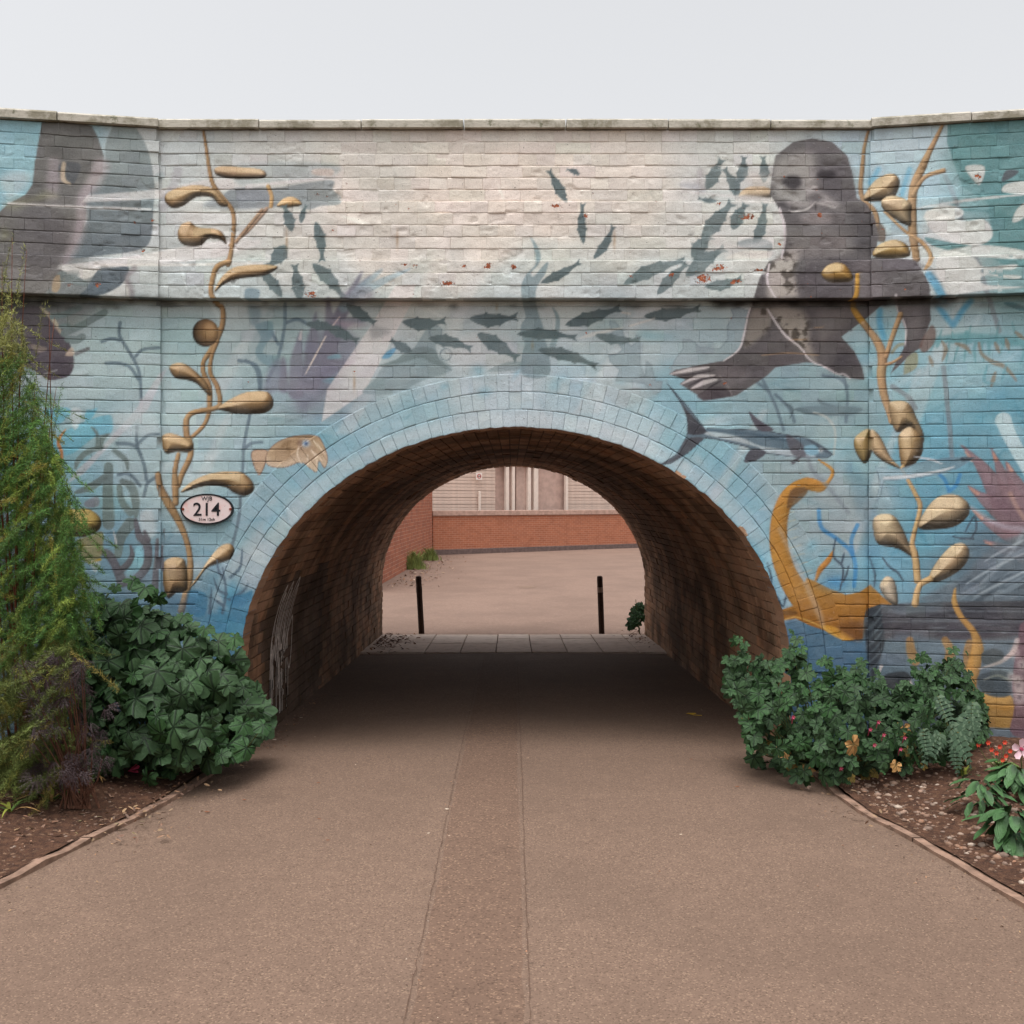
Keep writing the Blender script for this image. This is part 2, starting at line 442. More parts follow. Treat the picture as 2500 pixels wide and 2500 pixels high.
poly('a 600,285 640,232 1140,192 1500,120 2400,60 2400,95 1700,190 1140,260', (222, 216, 214), .75, 5, False)
stroke('a 60,292 600,318 1110,335', 6, (225, 222, 220), .8, 3)
poly('a 480,745 900,690 1500,585 1750,560 1930,580 1600,690 1100,745 640,760', (224, 220, 218), .85, 6)
stroke('a 700,745 1300,745 1932,735', 6, (232, 226, 220), .7, 3)
poly('a 440,745 740,765 640,850 560,830 470,790', (215, 212, 208), .9, 4)
poly('a 430,800 520,800 600,845 660,890 600,900 480,870 430,880', (122, 138, 138), .9, 4)
poly('a 580,980 640,915 720,785 830,765 945,760 935,830 880,900 760,960', (98, 114, 126), .95, 3)
poly('a 640,990 760,965 880,905 940,860 950,1000 800,1010', (212, 208, 202), .8, 5)
stroke('a 990,770 935,840 970,930 970,1010', [14, 12, 14, 12], (150, 142, 145), .7, 5)
poly('a 380,930 400,840 440,820 445,900 420,945', (165, 145, 120), .9, 4)
poly('a 1640,560 1720,540 1900,380 1932,300 1932,640 1660,660', (214, 208, 206), .5, 16)
poly('a 1500,300 1720,200 1932,170 1932,310 1640,330', (140, 148, 156), .75, 8)
stroke('a 1310,50 1280,160 1200,320', 22, (165, 160, 172), .5, 6)
poly('a 1140,80 1200,60 1210,100 1150,130', (165, 185, 188), .7, 6)
# animal head below the ledge
poly('a -300,1050 100,1050 290,1050 380,1130 470,1230 530,1370 545,1480 510,1560 420,1590 350,1590 250,1520 150,1500 -300,1500', (98, 92, 98), 1, 3, True, (88, 80, 90), (0, 1))
stroke('a 300,1055 400,1160 450,1250', [6, 10, 5], (205, 195, 172), .9, 3)
poly('a 480,1410 530,1350 548,1410', (205, 185, 165), .8, 4)
for s in ('a 40,1280 130,1260 60,1310', 'a 220,1330 350,1360 280,1390', 'a 390,1200 450,1250 440,1200', 'a 30,1160 100,1110 60,1190'): poly(s, (170, 155, 140), .6, 6)
for s, w in (('a 385,1125 470,1110 585,1060', 15), ('a 470,1250 600,1190 690,1140 770,1095', 17), ('a 500,1290 560,1300 605,1275', 18), ('a 450,1200 505,1190', 13)): stroke(s, w, (122, 146, 146), .95, 2.5)
stroke('a 560,1400 650,1362', 9, (115, 115, 118), .8, 2.5); stroke('a 250,1600 330,1550 420,1520', [3, 5, 3], (190, 188, 190), .6, 2)
poly('a 180,1700 300,1650 420,1700 430,1760 280,1790', (118, 148, 155), .6, 6)

# --- thin distant weeds
def weed(s, w=8, c=(104, 130, 146), a=.9): stroke(s, w, c, a, 2.5)
for s in ('a 885,1170 880,1260 930,1350 990,1450 1030,1560 1040,1740', 'a 880,1300 820,1288 750,1310', 'a 1000,1420 1050,1370 1170,1355', 'a 1020,1590 960,1500 880,1470 780,1470', 'a 1760,1450 1850,1470 1900,1550 1915,1700',
          'e 1850,0 1800,250 1790,420 1770,700 1750,850 1700,1040', 'e 1790,300 1850,250 1930,240', 'e 1010,120 1010,260 1060,400 1080,520', 'e 1010,260 1090,190 1170,180', 'e 1040,330 980,260 860,250', 'e 1060,640 1090,540 1170,490', 'e 870,480 960,480 1030,560',
          'b 0,1450 80,1490 110,1580 105,1690', 'b 290,1030 285,1200 240,1420 160,1600', 'b 300,1170 380,1145 450,1180', 'b 190,1240 240,1330', 'd 0,1580 100,1780 160,1960', 'd 100,1700 200,1800 240,1900', 'd 600,1560 630,1700 620,1900', 'd 30,1660 -60,1590', 'd 450,1560 570,1580 630,1640'): weed(s)
weed('a 1040,1740 1040,1900', 9, (190, 195, 205), .6)
for s in ('d 1340,60 1450,330 1500,560 1600,740 1660,950 1750,1230', 'd 1340,1500 1380,1900 1400,2150', 'd 960,1640 1080,1720 1130,1800'): weed(s, 12, (118, 122, 132), .5)
# slanting light beams
poly('e 1000,0 1170,-260 1230,-300 1090,0 800,270 620,470 500,540 560,450 700,330', (205, 200, 208), .6, 6, False)
poly('e 1500,1500 1640,1190 1932,840 1932,1000 1700,1260 1600,1500', (190, 200, 210), .35, 10, False)
# cyan graffiti-like shapes lower left
for s in ('a 300,1830 400,1800 510,1800 520,1850 420,1880', 'a 630,1840 720,1800 640,1900', 'e 380,230 500,150 620,90 780,40 830,60 820,170 700,200 540,320 420,330', 'e 640,0 700,30 640,90', 'e 330,50 480,60 420,110'): poly(s, (118, 182, 203), .75, 5)
poly('e 520,0 600,0 580,120 540,140', (205, 220, 226), .7, 6); poly('e 850,20 1120,20 1150,160 960,180 860,120', (195, 216, 222), .6, 14)

# --- kelp forest, purple fronds in the middle left
poly('b 0,920 100,930 85,1000 0,1010', (124, 152, 166), .9, 5); poly('b 20,1040 110,1070 100,1180 40,1180', (110, 145, 160), .6, 8)
poly('b 70,1190 190,1160 200,1260 150,1330 130,1400 240,1420 220,1500 110,1460 70,1380 110,1280', (120, 156, 168), .8, 6)
poly('b 130,1680 160,1540 230,1440 300,1460 280,1600 220,1680', (125, 132, 156), .7, 10)
poly('b 430,1500 450,1300 560,1220 700,1220 830,1300 780,1460 690,1600 560,1740 420,1820 360,1700', (118, 122, 146), .72, 16)
for s, w in (('b 370,1680 375,1450 408,1225', [38, 32, 2]), ('b 480,1600 490,1350 517,1095', [50, 32, 2]), ('b 620,1450 620,1200 605,990', [40, 26, 6]), ('b 560,1500 680,1150 855,800', [46, 34, 3]), ('b 640,1250 760,1010 915,830', [30, 26, 4]), ('b 590,1430 730,1180 880,1160', [30, 22, 4]), ('b 560,1560 700,1480 800,1460', [30, 22, 4]), ('b 280,1650 280,1540 275,1430', [26, 18, 4])):
    stroke(s, w, (126, 124, 148), .8, 5)
stroke('b 720,1060 850,920 1000,780', [24, 24, 3], (150, 185, 200), .7, 5); stroke('b 860,950 1000,870 1210,775', [16, 18, 3], (158, 192, 206), .7, 4)
stroke('b 590,1270 520,1400 440,1550', [3, 4, 2], (222, 208, 196), .9, 1.6); stroke('b 410,1230 400,1290', [4, 8], (215, 200, 195), .6, 3); stroke('b 690,1130 640,1195', [3, 4], (225, 205, 195), .8, 2)
poly('b 640,1160 830,1170 900,1190 760,1215', (170, 150, 160), .6, 8); poly('b 600,1420 680,1400 700,1430 620,1440', (120, 175, 190), .6, 6); poly('b 560,1600 650,1570 640,1620', (120, 175, 190), .5, 6)
blob(790, 990, 90, 40, (130, 135, 160), .55); blob(760, 950, 60, 25, (150, 140, 165), .4)
# top fish-like shape with streak
poly('b -120,190 200,180 620,118 640,190 700,245 685,300 560,308 480,335 400,328 370,312 -120,322', (140, 148, 156), .9, 5, True, (150, 160, 162), (1, 0))
poly('b -40,0 640,0 635,90 300,130 -40,160', (172, 182, 182), .7, 8)
poly('b 0,190 180,160 620,110 640,90 690,92 0,150', (222, 216, 216), .8, 6, False)
bulb('b -200,20 80,35 150,70 130,105 0,112 -120,108 -220,80', (168, 140, 112)); poly('b 500,40 640,40 630,90 500,80', (205, 190, 180), .8, 6)
bulb('b 235,295 290,250 360,248 415,300 330,322 240,318', (196, 160, 115)); stroke('b 165,165 190,240 185,315', 10, (182, 150, 108), 1, 2.5, .5)
stroke('b 155,330 100,400 0,510 -120,600', [10, 9, 8, 6], (150, 126, 108), .95, 2.5, .6)
for s, w in (('b 340,500 280,300', 1.4), ('b 405,440 450,300', 1.1), ('b 515,425 560,725', .95), ('b 270,985 65,760', .95), ('b 400,1010 360,735', 1.2), ('b 490,735 725,1000', 1.0), ('b 300,600 170,760', 2.0)): fish(s, w, (98, 122, 126), .92)
# light beam over the fronds
poly('b 1100,900 1250,890 1220,1030 1060,1330 870,1690 560,1900 600,1660 930,1180', (222, 212, 210), .72, 4, False)
poly('b 1500,330 1640,330 1330,1030 1250,1030', (228, 218, 212), .4, 14, False)
poly('b 1660,760 1760,760 1560,1290 1450,1330', (214, 210, 208), .35, 10, False)
poly('c 640,190 720,190 840,330 800,330', (235, 226, 218), .4, 6, False)
poly('b 700,950 900,900 930,1000 760,1010', (140, 132, 152), .5, 10)
# ray and mound
poly('b 860,1690 950,1590 1010,1500 1200,1400 1290,1280 1340,1205 1400,1195 1440,1240 1400,1340 1430,1430 1520,1520 1300,1600 1100,1690', (134, 160, 168), .75, 5)
poly('b 975,1490 1110,1440 1180,1385 1280,1350 1390,1365 1430,1440 1520,1525 1400,1480 1280,1430 1180,1460', (118, 142, 146), .8, 3)
poly('b 1000,1430 1060,1370 1110,1360 1060,1430', (90, 150, 190), .7, 5)
for x, y, r in ((1400, 1240, 46), (1475, 1405, 42)):
    stroke('b ' + ' '.join(f'{x + r * math.cos(t):.0f},{y + r * math.sin(t):.0f}' for t in np.linspace(0, 6.28, 16)), 3, (115, 140, 152), .8, 2)
poly('b 1560,1300 1932,1250 2000,1500 1560,1480', (190, 188, 190), .45, 20)
poly('b 1780,1530 1932,1460 2060,1470 2000,1520', (130, 155, 162), .7, 5)
for s, w in (('b 1150,1165 1480,1155', 1.0), ('b 1648,1140 2010,1125', 1.0), ('b 1345,1285 1670,1370', .95), ('b 1705,1250 2010,1440', 1.1), ('b 740,1040 960,1180', 1.2), ('b 1225,1385 1065,1290', 1.4), ('b 440,1180 690,1215', 1.0), ('b 600,1210 830,1310', 1.1)): fish(s, w, (94, 118, 124), .92)
poly('b 930,1190 1060,1230 1040,1260 930,1290', (150, 150, 152), .6, 8)

# --- centre right: kelp column, fish shoal, corals
poly('c 165,540 215,600 242,680 222,745 170,800 190,830 270,740 297,728 280,800 230,880 208,930 205,1000 225,1100 260,1200 275,1300 300,1380 300,1560 110,1560 105,1400 125,1330 95,1250 100,1180 130,1130 108,1030 98,900 140,810 205,735 190,610', (134, 164, 172), .85, 4, True, (122, 150, 160), (0, 1))
stroke('c 330,1060 365,1130 362,1230 330,1340', [3, 10, 12, 15], (130, 160, 168), .85, 3)
for s, w in (('c 435,285 300,40', .95), ('c 530,80 430,40', 1.4), ('c 558,592 555,285', .75), ('c 630,702 780,450', .8), ('c 240,880 540,720', .72), ('c 422,1190 840,1060', .8), ('c 1000,1125 1425,1065', .75), ('c 65,1255 515,1285', .62), ('c 220,1370 665,1500', .7), ('c 640,1260 980,1295', .75)): fish(s, w, (90, 114, 119), .94)
for s, w in (('c 1430,560 1660,280', 1.15), ('c 1355,690 1500,530', 1.8), ('c 1310,830 1610,620', 1.1), ('c 850,890 1320,715', .7), ('c 1100,965 1330,730', .9), ('c 1655,485 1760,290', 1.6), ('c 1810,620 1895,280', .8), ('c 1460,190 1580,-40', 1.3), ('c 1700,260 1590,30', 1.1), ('c 1700,145 1740,-60', 1.4), ('c 1890,140 1880,-60', 1.3), ('c 1540,275 1400,250', 1.0), ('c 1450,905 1730,840', 1.0)): fish(s, w, (104, 128, 132), .9)
poly('c 1690,580 1800,550 1932,570 1932,640 1740,620', (150, 165, 166), .85, 5); stroke('c 1640,640 1800,670 1950,660', [3, 10, 4], (160, 150, 156), .6, 6)
poly('c 1260,150 1420,150 1460,190 1400,200', (170, 175, 180), .6, 8); poly('c 1400,60 1440,50 1450,200 1410,200', (180, 172, 178), .5, 10)
bulb('c 1700,250 1730,195 1800,165 1900,170 1960,210 1930,250 1800,262', (206, 180, 150), .85); poly('c 1680,265 1700,225 1932,250 2000,290 1700,285', (222, 216, 212), .6, 6)
poly('c 1760,70 1900,70 1932,140 1850,180 1780,150', (205, 195, 188), .5, 12)
COR = (142, 168, 178)
poly('c 745,1155 790,1160 850,1230 860,1290 910,1340 950,1310 940,1260 975,1270 980,1480 1010,1560 1020,1450 1060,1480 1090,1600 1140,1600 1130,1680 1080,1700 1000,1620 790,1600 820,1520 750,1460 740,1410 800,1400 840,1370 800,1310 760,1230', COR, .85, 3.5, False, rim=((118, 140, 152), 4))
poly('c 1190,1540 1230,1440 1290,1360 1285,1290 1340,1290 1420,1350 1560,1360 1620,1290 1610,1200 1660,1120 1640,1070 1700,1055 1780,1080 1750,1250 1720,1350 1640,1420 1590,1460 1400,1500', (148, 172, 182), .85, 3.5, False, rim=((125, 146, 158), 4))
poly('c 705,1610 790,1620 1100,1680 960,1760 900,1800 740,1740', (160, 180, 186), .6, 10)
poly('c 510,1290 620,1240 860,1200 840,1215 600,1280', (220, 210, 200), .6, 4, False); stroke('c 900,1195 1080,1140', 5, (222, 212, 202), .6, 3); stroke('c 840,1095 900,1105', 5, (222, 205, 190), .6, 3)
fish('c 640,1260 980,1295', .75, (106, 132, 136), .9)

# --- right: deep colours, tall weeds
poly('d 1500,-400 3200,-400 3200,760 1932,760 1700,700 1300,620 1200,540 1400,580 1600,600 1700,540 1680,420 1640,350 1400,350 1480,330 1660,340 1650,280 1500,180 1450,100', (98, 148, 152), .9, 4)
for s in ('d 1500,20 1640,20 1612,150 1560,120', 'd 1780,210 1800,150 1932,130 2050,160 1980,220', 'd 1850,430 1870,350 1932,290 2000,300 1930,400', 'd 1190,400 1320,300 1480,340 1440,400', 'd 1300,660 1600,600 1932,640 1932,700 1500,680', 'd 1200,380 1250,340 1480,420 1640,410 1700,530 1590,600 1380,570 1240,480', 'd 1300,680 1420,640 1560,690 1640,760 1870,740 1840,780 1640,770 1640,810 1900,825 1860,850 1640,820 1640,890 1932,910 1660,930 1350,960 1290,800'):
    poly(s, (214, 214, 210), .9, 4)
for s in ('d 1770,130 1800,50 1890,50 1860,90',): poly(s, (80, 88, 98), .9, 4)
stroke('d 1130,330 1500,270 1932,225', [4, 6, 4], (228, 226, 224), .8, 2.5)
poly('d 740,40 1050,40 1060,200 1000,260 1060,280 1100,140 1140,40 1420,40 1440,260 1180,330 1190,560 1000,520 880,400 860,300 760,260', (172, 208, 222), .5, 14)
for s in ('d 1090,40 1060,130 1030,230', 'd 860,40 800,140'): stroke(s, 12, (95, 165, 200), .5, 6)
for s, w in (('d 1300,1050 1345,1110 1405,1190', 14), ('d 1540,1010 1480,1080 1420,1175', 14), ('d 870,1080 870,1180 900,1280', 14), ('d 1230,820 1290,900 1340,1000', 22)): stroke(s, w, (92, 160, 195), .75, 6)
poly('d 1780,1030 1850,1020 1932,1050 2000,1070 1900,1080', (85, 130, 140), .9, 4)
for s in ('d 1260,1300 1500,1280 1932,1310 2300,1290',): stroke(s, [10, 24, 22, 14], (100, 158, 168), .7, 6)
for i in range(16):
    x = 1260 + i * 46; h = rng.uniform(60, 170)
    stroke(f'd {x},{1310} {x + rng.uniform(-20, 30):.0f},{1310 - h * .5 * rng.uniform(-1, 1):.0f} {x + rng.uniform(-30, 30):.0f},{1310 + h * rng.choice([-1, 1]):.0f}', [9, 8, 3], (104, 160, 168), .7, 3)
for s in ('d 1330,1310 1355,1370 1330,1450', 'd 1430,1325 1500,1350 1540,1395', 'd 1600,1320 1620,1400 1700,1460 1780,1490 1850,1560 1875,1600', 'd 1720,1320 1750,1390', 'd 1800,1290 1820,1370', 'd 1870,1240 1932,1290', 'd 1720,1540 1690,1640', 'd 1235,1420 1260,1490'): stroke(s, [6, 12, 4], (140, 128, 112), .8, 3)
for s in ('d 1660,1490 1640,1600 1720,1620', 'd 1800,1480 1770,1600'): stroke(s, [5, 9, 3], (110, 165, 178), .7, 3)
# big pale tentacle and spiny purple animal
stroke('h 1780,80 1830,200 1932,380 2050,560', [40, 34, 34, 40], (186, 216, 222), .85, 4)
for s, w in (('h 2000,900 1860,800 1660,480 1560,350 1468,262', [120, 80, 36, 14, 3]), ('h 2000,860 1880,720 1770,480 1740,400 1692,290', [90, 60, 26, 16, 3]), ('h 2000,820 1910,650 1850,500 1800,385', [80, 60, 26, 4]), ('h 1900,850 1700,700 1600,630 1520,562', [70, 40, 18, 3]), ('h 1960,960 1800,900 1650,820 1545,730', [60, 40, 16, 3]), ('h 1950,1080 1800,1030 1720,1000 1635,965', [40, 26, 16, 3])):
    stroke(s, w, (134, 112, 118), .95, 3, .25)
for s in ('h 1500,310 1545,370', 'h 1705,320 1725,370', 'h 1810,400 1840,450', 'h 1535,580 1590,620', 'h 1560,745 1620,800', 'h 1650,980 1720,1005'): stroke(s, [4, 9], (196, 150, 132), .8, 3)
poly('h 1700,640 1900,720 1990,900 1840,860 1740,760', (112, 92, 102), .5, 14); stroke('h 1830,620 1880,720 1932,800', 10, (205, 170, 150), .5, 5)
poly('h 1300,1330 1480,1230 1640,1060 1800,960 2600,800 2600,1420 1250,1420', (98, 116, 132), .85, 8)
stroke('h 1932,900 1800,1100 1600,1290 1400,1400', [10, 8, 6, 3], (150, 165, 178), .6, 5)
stroke('h 1540,720 1750,850 1932,880', [8, 12, 12], (180, 178, 190), .5, 5)

for i in range(26):
    x, y = rng.uniform(1380, 1960), rng.uniform(1000, 1400)
    if y < 1330 - (x - 1380) * .62: continue
    l = rng.uniform(40, 120); stroke(f'h {x - l:.0f},{y + l * .55:.0f} {x:.0f},{y + rng.normal(0, 10):.0f} {x + l:.0f},{y - l * .5:.0f}', [2, rng.uniform(5, 16), 2], (132, 152, 168) if rng.random() < .5 else (66, 82, 98), rng.uniform(.35, .7), 4)
for s in ('h 1640,1120 1740,1060 1932,960', 'h 1500,1290 1680,1180 1932,1060', 'h 1560,1380 1760,1280 1960,1180'): stroke(s, [2, 7, 5], (170, 186, 198), .6, 3)
# --- timber beam, rope post, things on the sea bed
poly('h 870,1435 1400,1415 2600,1400 2600,1705 1500,1700 900,1700', (76, 78, 88), .97, 4, False, (82, 76, 84), (0, 1))
for y in (1490, 1565, 1640): stroke(f'h 880,{y} 1400,{y - 8} 2000,{y}', [3, 6, 3], (118, 128, 140), .6, 3)
for i in range(40):
    x, y, l = rng.uniform(900, 1950), rng.uniform(1440, 1690), rng.uniform(20, 110); stroke(f'h {x - l:.0f},{y:.0f} {x:.0f},{y + rng.normal(0, 4):.0f} {x + l:.0f},{y + rng.normal(0, 5):.0f}', [1.5, rng.uniform(2, 6), 1.5], (120, 128, 140) if rng.random() < .4 else (46, 46, 54), rng.uniform(.3, .7), 3)
poly('h 900,1440 1300,1425 1290,1480 1000,1500', (105, 130, 145), .5, 12)
poly('h 900,1710 1500,1705 2600,1710 2600,2500 880,2500', (104, 124, 140), .8, 10)
for s in ('h 1090,1700 1100,1780 1130,1850', 'h 1350,1700 1390,1780 1370,1880', 'h 1530,1720 1520,1800 1530,1950'): stroke(s, [18, 24, 26], (160, 122, 78), .85, 4)
stroke('h 1425,1320 1420,1420 1470,1530 1560,1640 1590,1760 1560,1900 1540,2050 1600,2130 1800,2160', [5, 14, 14, 16, 30, 34, 30, 30, 40], (176, 135, 78), .92, 3, .35)
poly('h 1580,2100 1700,2180 2000,2170 2000,2330 1560,2320', (158, 118, 62), .9, 6)
poly('h 1620,1800 1700,1760 1780,1790 1760,1870 1640,1880', (80, 92, 98), .9, 4); poly('h 1600,1960 1760,1920 1860,1990 1820,2110 1680,2110 1600,2040', (70, 84, 94), .95, 5)
stroke('h 1600,1910 1760,1860 1850,1790', [3, 9, 12], (190, 178, 172), .8, 4); stroke('h 1640,1990 1740,1960 1830,2000', 5, (150, 152, 140), .7, 4)
poly('h 1890,1680 1932,1560 2200,1500 2200,2400 1850,2400 1860,2200 1845,2000', (112, 88, 96), .95, 4)
for x, y, r in ((1865, 1795, 16), (1915, 1880, 15), (1835, 1970, 13), (1890, 2030, 22), (1900, 2120, 20), (1885, 1990, 10)): blob(1860 + x * K, 1000 + y * K, r * .8, r, (205, 192, 188), .8); blob(1860 + x * K, 1000 + y * K, r * .35, r * .4, (95, 80, 88), .8)
stroke('h 1880,1700 1850,1790 1790,1830', [12, 14, 6], (200, 182, 178), .8, 4)
stroke('h 880,1890 860,1950', [8, 4], (205, 190, 185), .9, 3); poly('h 970,2090 1030,2020 1090,1980 1100,2060', (205, 190, 180), .9, 4); poly('h 900,1960 1050,1930 1100,1990 1000,2060 900,2040', (62, 66, 74), .9, 5)
poly('h 770,1450 820,1420 872,1425 885,1540 905,1720 850,1900 830,2000 760,2000 770,1800 755,1600 775,1530', (54, 64, 76), 1, 3)
for i in range(7): stroke(f'h {775},{1560 + i * 62} {830},{1520 + i * 62} {885},{1450 + i * 62}', [3, 6, 3], (95, 112, 122), .7, 2.5)
poly('h 690,1495 770,1480 775,1540 735,1590', (62, 78, 92), .95, 3)
poly('h 180,1600 260,1560 480,1640 610,1700 760,1690 760,2400 150,2400', (78, 112, 138), .7, 8); blob(2040, 1690, 60, 50, (60, 98, 135), .5)

# --- golden curling body
GOLD = (170, 124, 62)
stroke('h 418,370 520,448 490,530 430,575 330,545', [4, 9, 9, 22, 30], (178, 135, 75), 1, 2.5, .35)
stroke('h 460,560 340,545 230,600 160,700 125,850 130,1030 190,1220 300,1390 440,1470', [12, 30, 36, 38, 42, 46, 50, 60, 74], GOLD, 1, 2.5, .3)
poly('h 190,730 210,600 290,570 340,600 280,670', (105, 78, 52), .85, 6)
poly('h 130,1480 240,1440 330,1240 400,1270 500,1320 620,1365 720,1345 800,1290 860,1350 960,1440 870,1435 770,1470 750,1560 745,1690 610,1702 470,1630 350,1590 250,1540 150,1555', GOLD, 1, 3, False, (146, 98, 44), (0, 1))
poly('h 150,1490 240,1480 260,1510 170,1515', (110, 78, 42), .8, 5); poly('h 450,1590 560,1610 680,1690 600,1700 480,1640', (200, 148, 62), .8, 4)
stroke('h 160,1550 260,1530 440,1600 600,1700', [3, 4, 3], (205, 165, 95), .7, 2.5); poly('h 560,1600 740,1560 745,1690 660,1690', (105, 70, 40), .7, 8)
for i in range(11): y = 700 + i * 62; x = 110 + (i * i) * 2.0; stroke(f'h {x:.0f},{y + 30} {x + 70:.0f},{y + 5} {x + 130:.0f},{y - 12}', 2.2, (205, 175, 130), .4, 2)
stroke('h 395,1265 430,1180 490,1110 535,1025', [4, 14, 14, 1.5], (170, 120, 62), 1, 2.5, .3)
stroke('h 130,880 230,1100 330,1300 420,1500 450,1590', [10, 10, 14, 16, 10], (190, 178, 175), .4, 6)
for s, w in (('h 420,740 440,870 550,950 650,1040 690,1150 680,1300', 10), ('h 705,850 660,960 670,1060', 10), ('h 1380,600 1350,520 1310,480', 9), ('h 1380,600 1430,560 1460,480', 9)): stroke(s, w, (72, 135, 185), .8, 4)
blob(2040, 1425, 40, 20, (62, 120, 172), .6)
for s in ('h 545,945 528,1080 600,1170 575,1330', 'h 640,1150 625,1210 600,1270', 'h 605,1060 590,1130', 'h 40,1130 70,1240 60,1320', 'h 60,1310 110,1380 150,1450', 'h 180,1370 160,1450', 'h 1500,900 1530,840 1570,790 1580,880 1540,950', 'h 1410,935 1480,950 1560,950', 'h 890,1090 940,1160 1000,1200 1040,1260', 'h 790,1080 830,1200 830,1300'): stroke(s, [3, 6, 4], (62, 82, 102), .85, 2)
poly('h 650,380 760,480 850,700 860,1000 840,1300 800,1300 760,1050 690,700 620,480', (85, 130, 155), .35, 14)

# --- kelp with floats, left
BR = (150, 122, 90)
for s, w in (('a 1490,-300 1520,-120 1540,20 1570,150 1640,250 1705,330 1725,420 1715,560 1700,670 1680,740', [6, 8, 10, 11, 12, 11, 11, 11, 12, 14]), ('a 1690,720 1600,760 1565,860 1555,950 1590,1020 1640,1070 1640,1180 1600,1290 1550,1380 1500,1460 1500,1540 1540,1640 1545,1770 1535,1850 1500,1930 1420,2010', [13, 14, 13, 13, 13, 13, 14, 14, 13, 11, 12, 14, 13, 11, 10, 10]), ('a 1600,1310 1560,1420 1550,1540 1600,1640 1622,1750 1590,1800 1420,1835 1372,1900 1372,2000', [12, 10, 11, 13, 12, 12, 13, 14, 14]),
             ('e 1372,80 1378,180 1405,260 1400,350 1340,480 1315,560', [14, 14, 15, 15, 14, 13]), ('e 1315,330 1290,450 1292,560 1295,690', [11, 13, 18, 15]), ('e 1165,480 1180,570 1240,690 1310,810 1370,950 1400,1090 1400,1230 1370,1360 1335,1480', [14, 17, 22, 18, 14, 14, 16, 17, 17])):
    stroke(s, w, BR, 1, 2.2, .75)
stroke('a 1740,575 1850,440 1932,340', [9, 9, 8], (150, 126, 104), 1, 2.2, .6)
for s in ('a 1215,270 1245,205 1400,160 1560,175 1650,255 1680,310 1620,310 1560,250 1450,245 1350,310 1270,328', 'a 1308,520 1335,450 1400,428 1460,468 1600,483 1655,530 1668,595 1620,560 1540,552 1480,602 1390,608 1330,580', 'a 1580,945 1630,840 1720,765 1850,745 1985,745 2050,765 1960,820 1870,835 1750,850 1650,890',
          'a 1248,1510 1280,1473 1350,1470 1430,1520 1520,1610 1555,1690 1535,1705 1450,1622 1370,1592 1290,1577', 'a 1605,1798 1720,1722 1830,1680 1960,1678 2012,1730 2005,1800 1935,1840 1780,1845 1660,1825',
          'e 1190,240 1200,190 1260,174 1360,208 1425,255 1400,312 1300,312 1220,322', 'e 1335,612 1400,540 1520,480 1650,458 1780,463 1860,530 1868,600 1800,638 1720,612 1650,570 1500,565', 'e 1205,1140 1250,1095 1320,1090 1370,1130 1382,1320 1300,1350 1240,1392 1205,1300', 'e 1395,1315 1475,1200 1540,1100 1620,1010 1690,988 1728,1030 1700,1100 1620,1132 1525,1170 1445,1275'):
    bulb(s, (158, 128, 92))
bulb('a ' + ' '.join(f'{1515 + 97 * math.cos(t):.0f},{1245 + 103 * math.sin(t):.0f}' for t in np.linspace(0, 5.9, 14)), (150, 118, 82), 1, (215, 185, 145), (.3, -.2))
poly('e 1230,1160 1330,1160 1340,1250 1240,1240', (190, 165, 145), .4, 8)
# green-grey weed and dark branches, gold sponge, far left
for s, w in (('e 555,430 580,370 650,310 750,280', [8, 14, 14, 10]), ('e 942,440 930,375 880,330 840,300', [6, 12, 14, 10]), ('e 675,130 715,180 712,280', [4, 8, 8]), ('e 800,180 750,220 740,290', [5, 14, 9]), ('e 800,420 795,600 800,840', [22, 26, 30]), ('e 560,610 670,570 770,500', [8, 20, 16]), ('e 900,530 970,570 1000,680 1000,780', [14, 22, 20, 12]), ('e 880,570 900,680 960,760', [14, 16, 18]), ('e 960,840 890,940 870,1070', [30, 26, 18])): stroke(s, w, (108, 132, 130), .85, 3)
poly('e 830,880 860,960 855,1000', (225, 228, 225), .8, 3); poly('e 1040,760 1120,750 1150,900 1080,960 1030,860', (200, 218, 224), .7, 8); poly('e 930,1200 1000,1020 1050,1030 1050,1180 980,1230', (150, 205, 220), .8, 6)
for s, w in (('e 1000,810 1025,930 1085,1000 1085,1140 1010,1240 900,1290', [8, 18, 20, 20, 20, 12]), ('e 735,1040 800,1070 850,1150 900,1270', [14, 22, 20, 26]), ('e 960,1000 975,1070 940,1140 870,1200', [4, 12, 16, 16]), ('e 1065,900 1090,960', [8, 14]), ('e 1160,960 1150,1150 1140,1330', [8, 12, 20]), ('e 1210,880 1195,1050 1200,1180', [3, 6, 8])): stroke(s, w, (102, 98, 108), .9, 3, .3)
bulb('e 400,760 560,735 660,735 740,800 735,880 650,930 560,938 400,930', (190, 165, 100), 1, (215, 190, 130)); poly('e 570,960 660,930 750,900 760,980 730,1110 620,1120 580,1020', (150, 142, 105), .9, 6); stroke('e 660,1130 740,1105', 6, (200, 160, 60), .8, 3)
poly('e 625,680 720,640 725,710 640,720', (140, 135, 150), .7, 5); poly('e 660,1110 740,1130 700,1200', (200, 208, 210), .6, 6)
stroke('e 484,145 430,235 455,330 420,440 380,520', [2, 9, 8, 14, 16], (192, 128, 80), .95, 2.5)
stroke('e 292,370 290,430 300,520', [3, 12, 20], (190, 150, 80), .8, 3)
for s in ('e 1640,1160 1665,1340 1640,1500', 'e 1785,1030 1770,1160 1700,1235', 'e 1600,1110 1612,1190 1650,1250', 'e 1575,1240 1610,1330 1670,1360', 'e 1830,1280 1790,1340 1690,1400', 'e 1560,1320 1545,1500', 'e 1580,1400 1640,1440'): stroke(s, [3, 7, 8], (85, 110, 132), .8, 2.5)
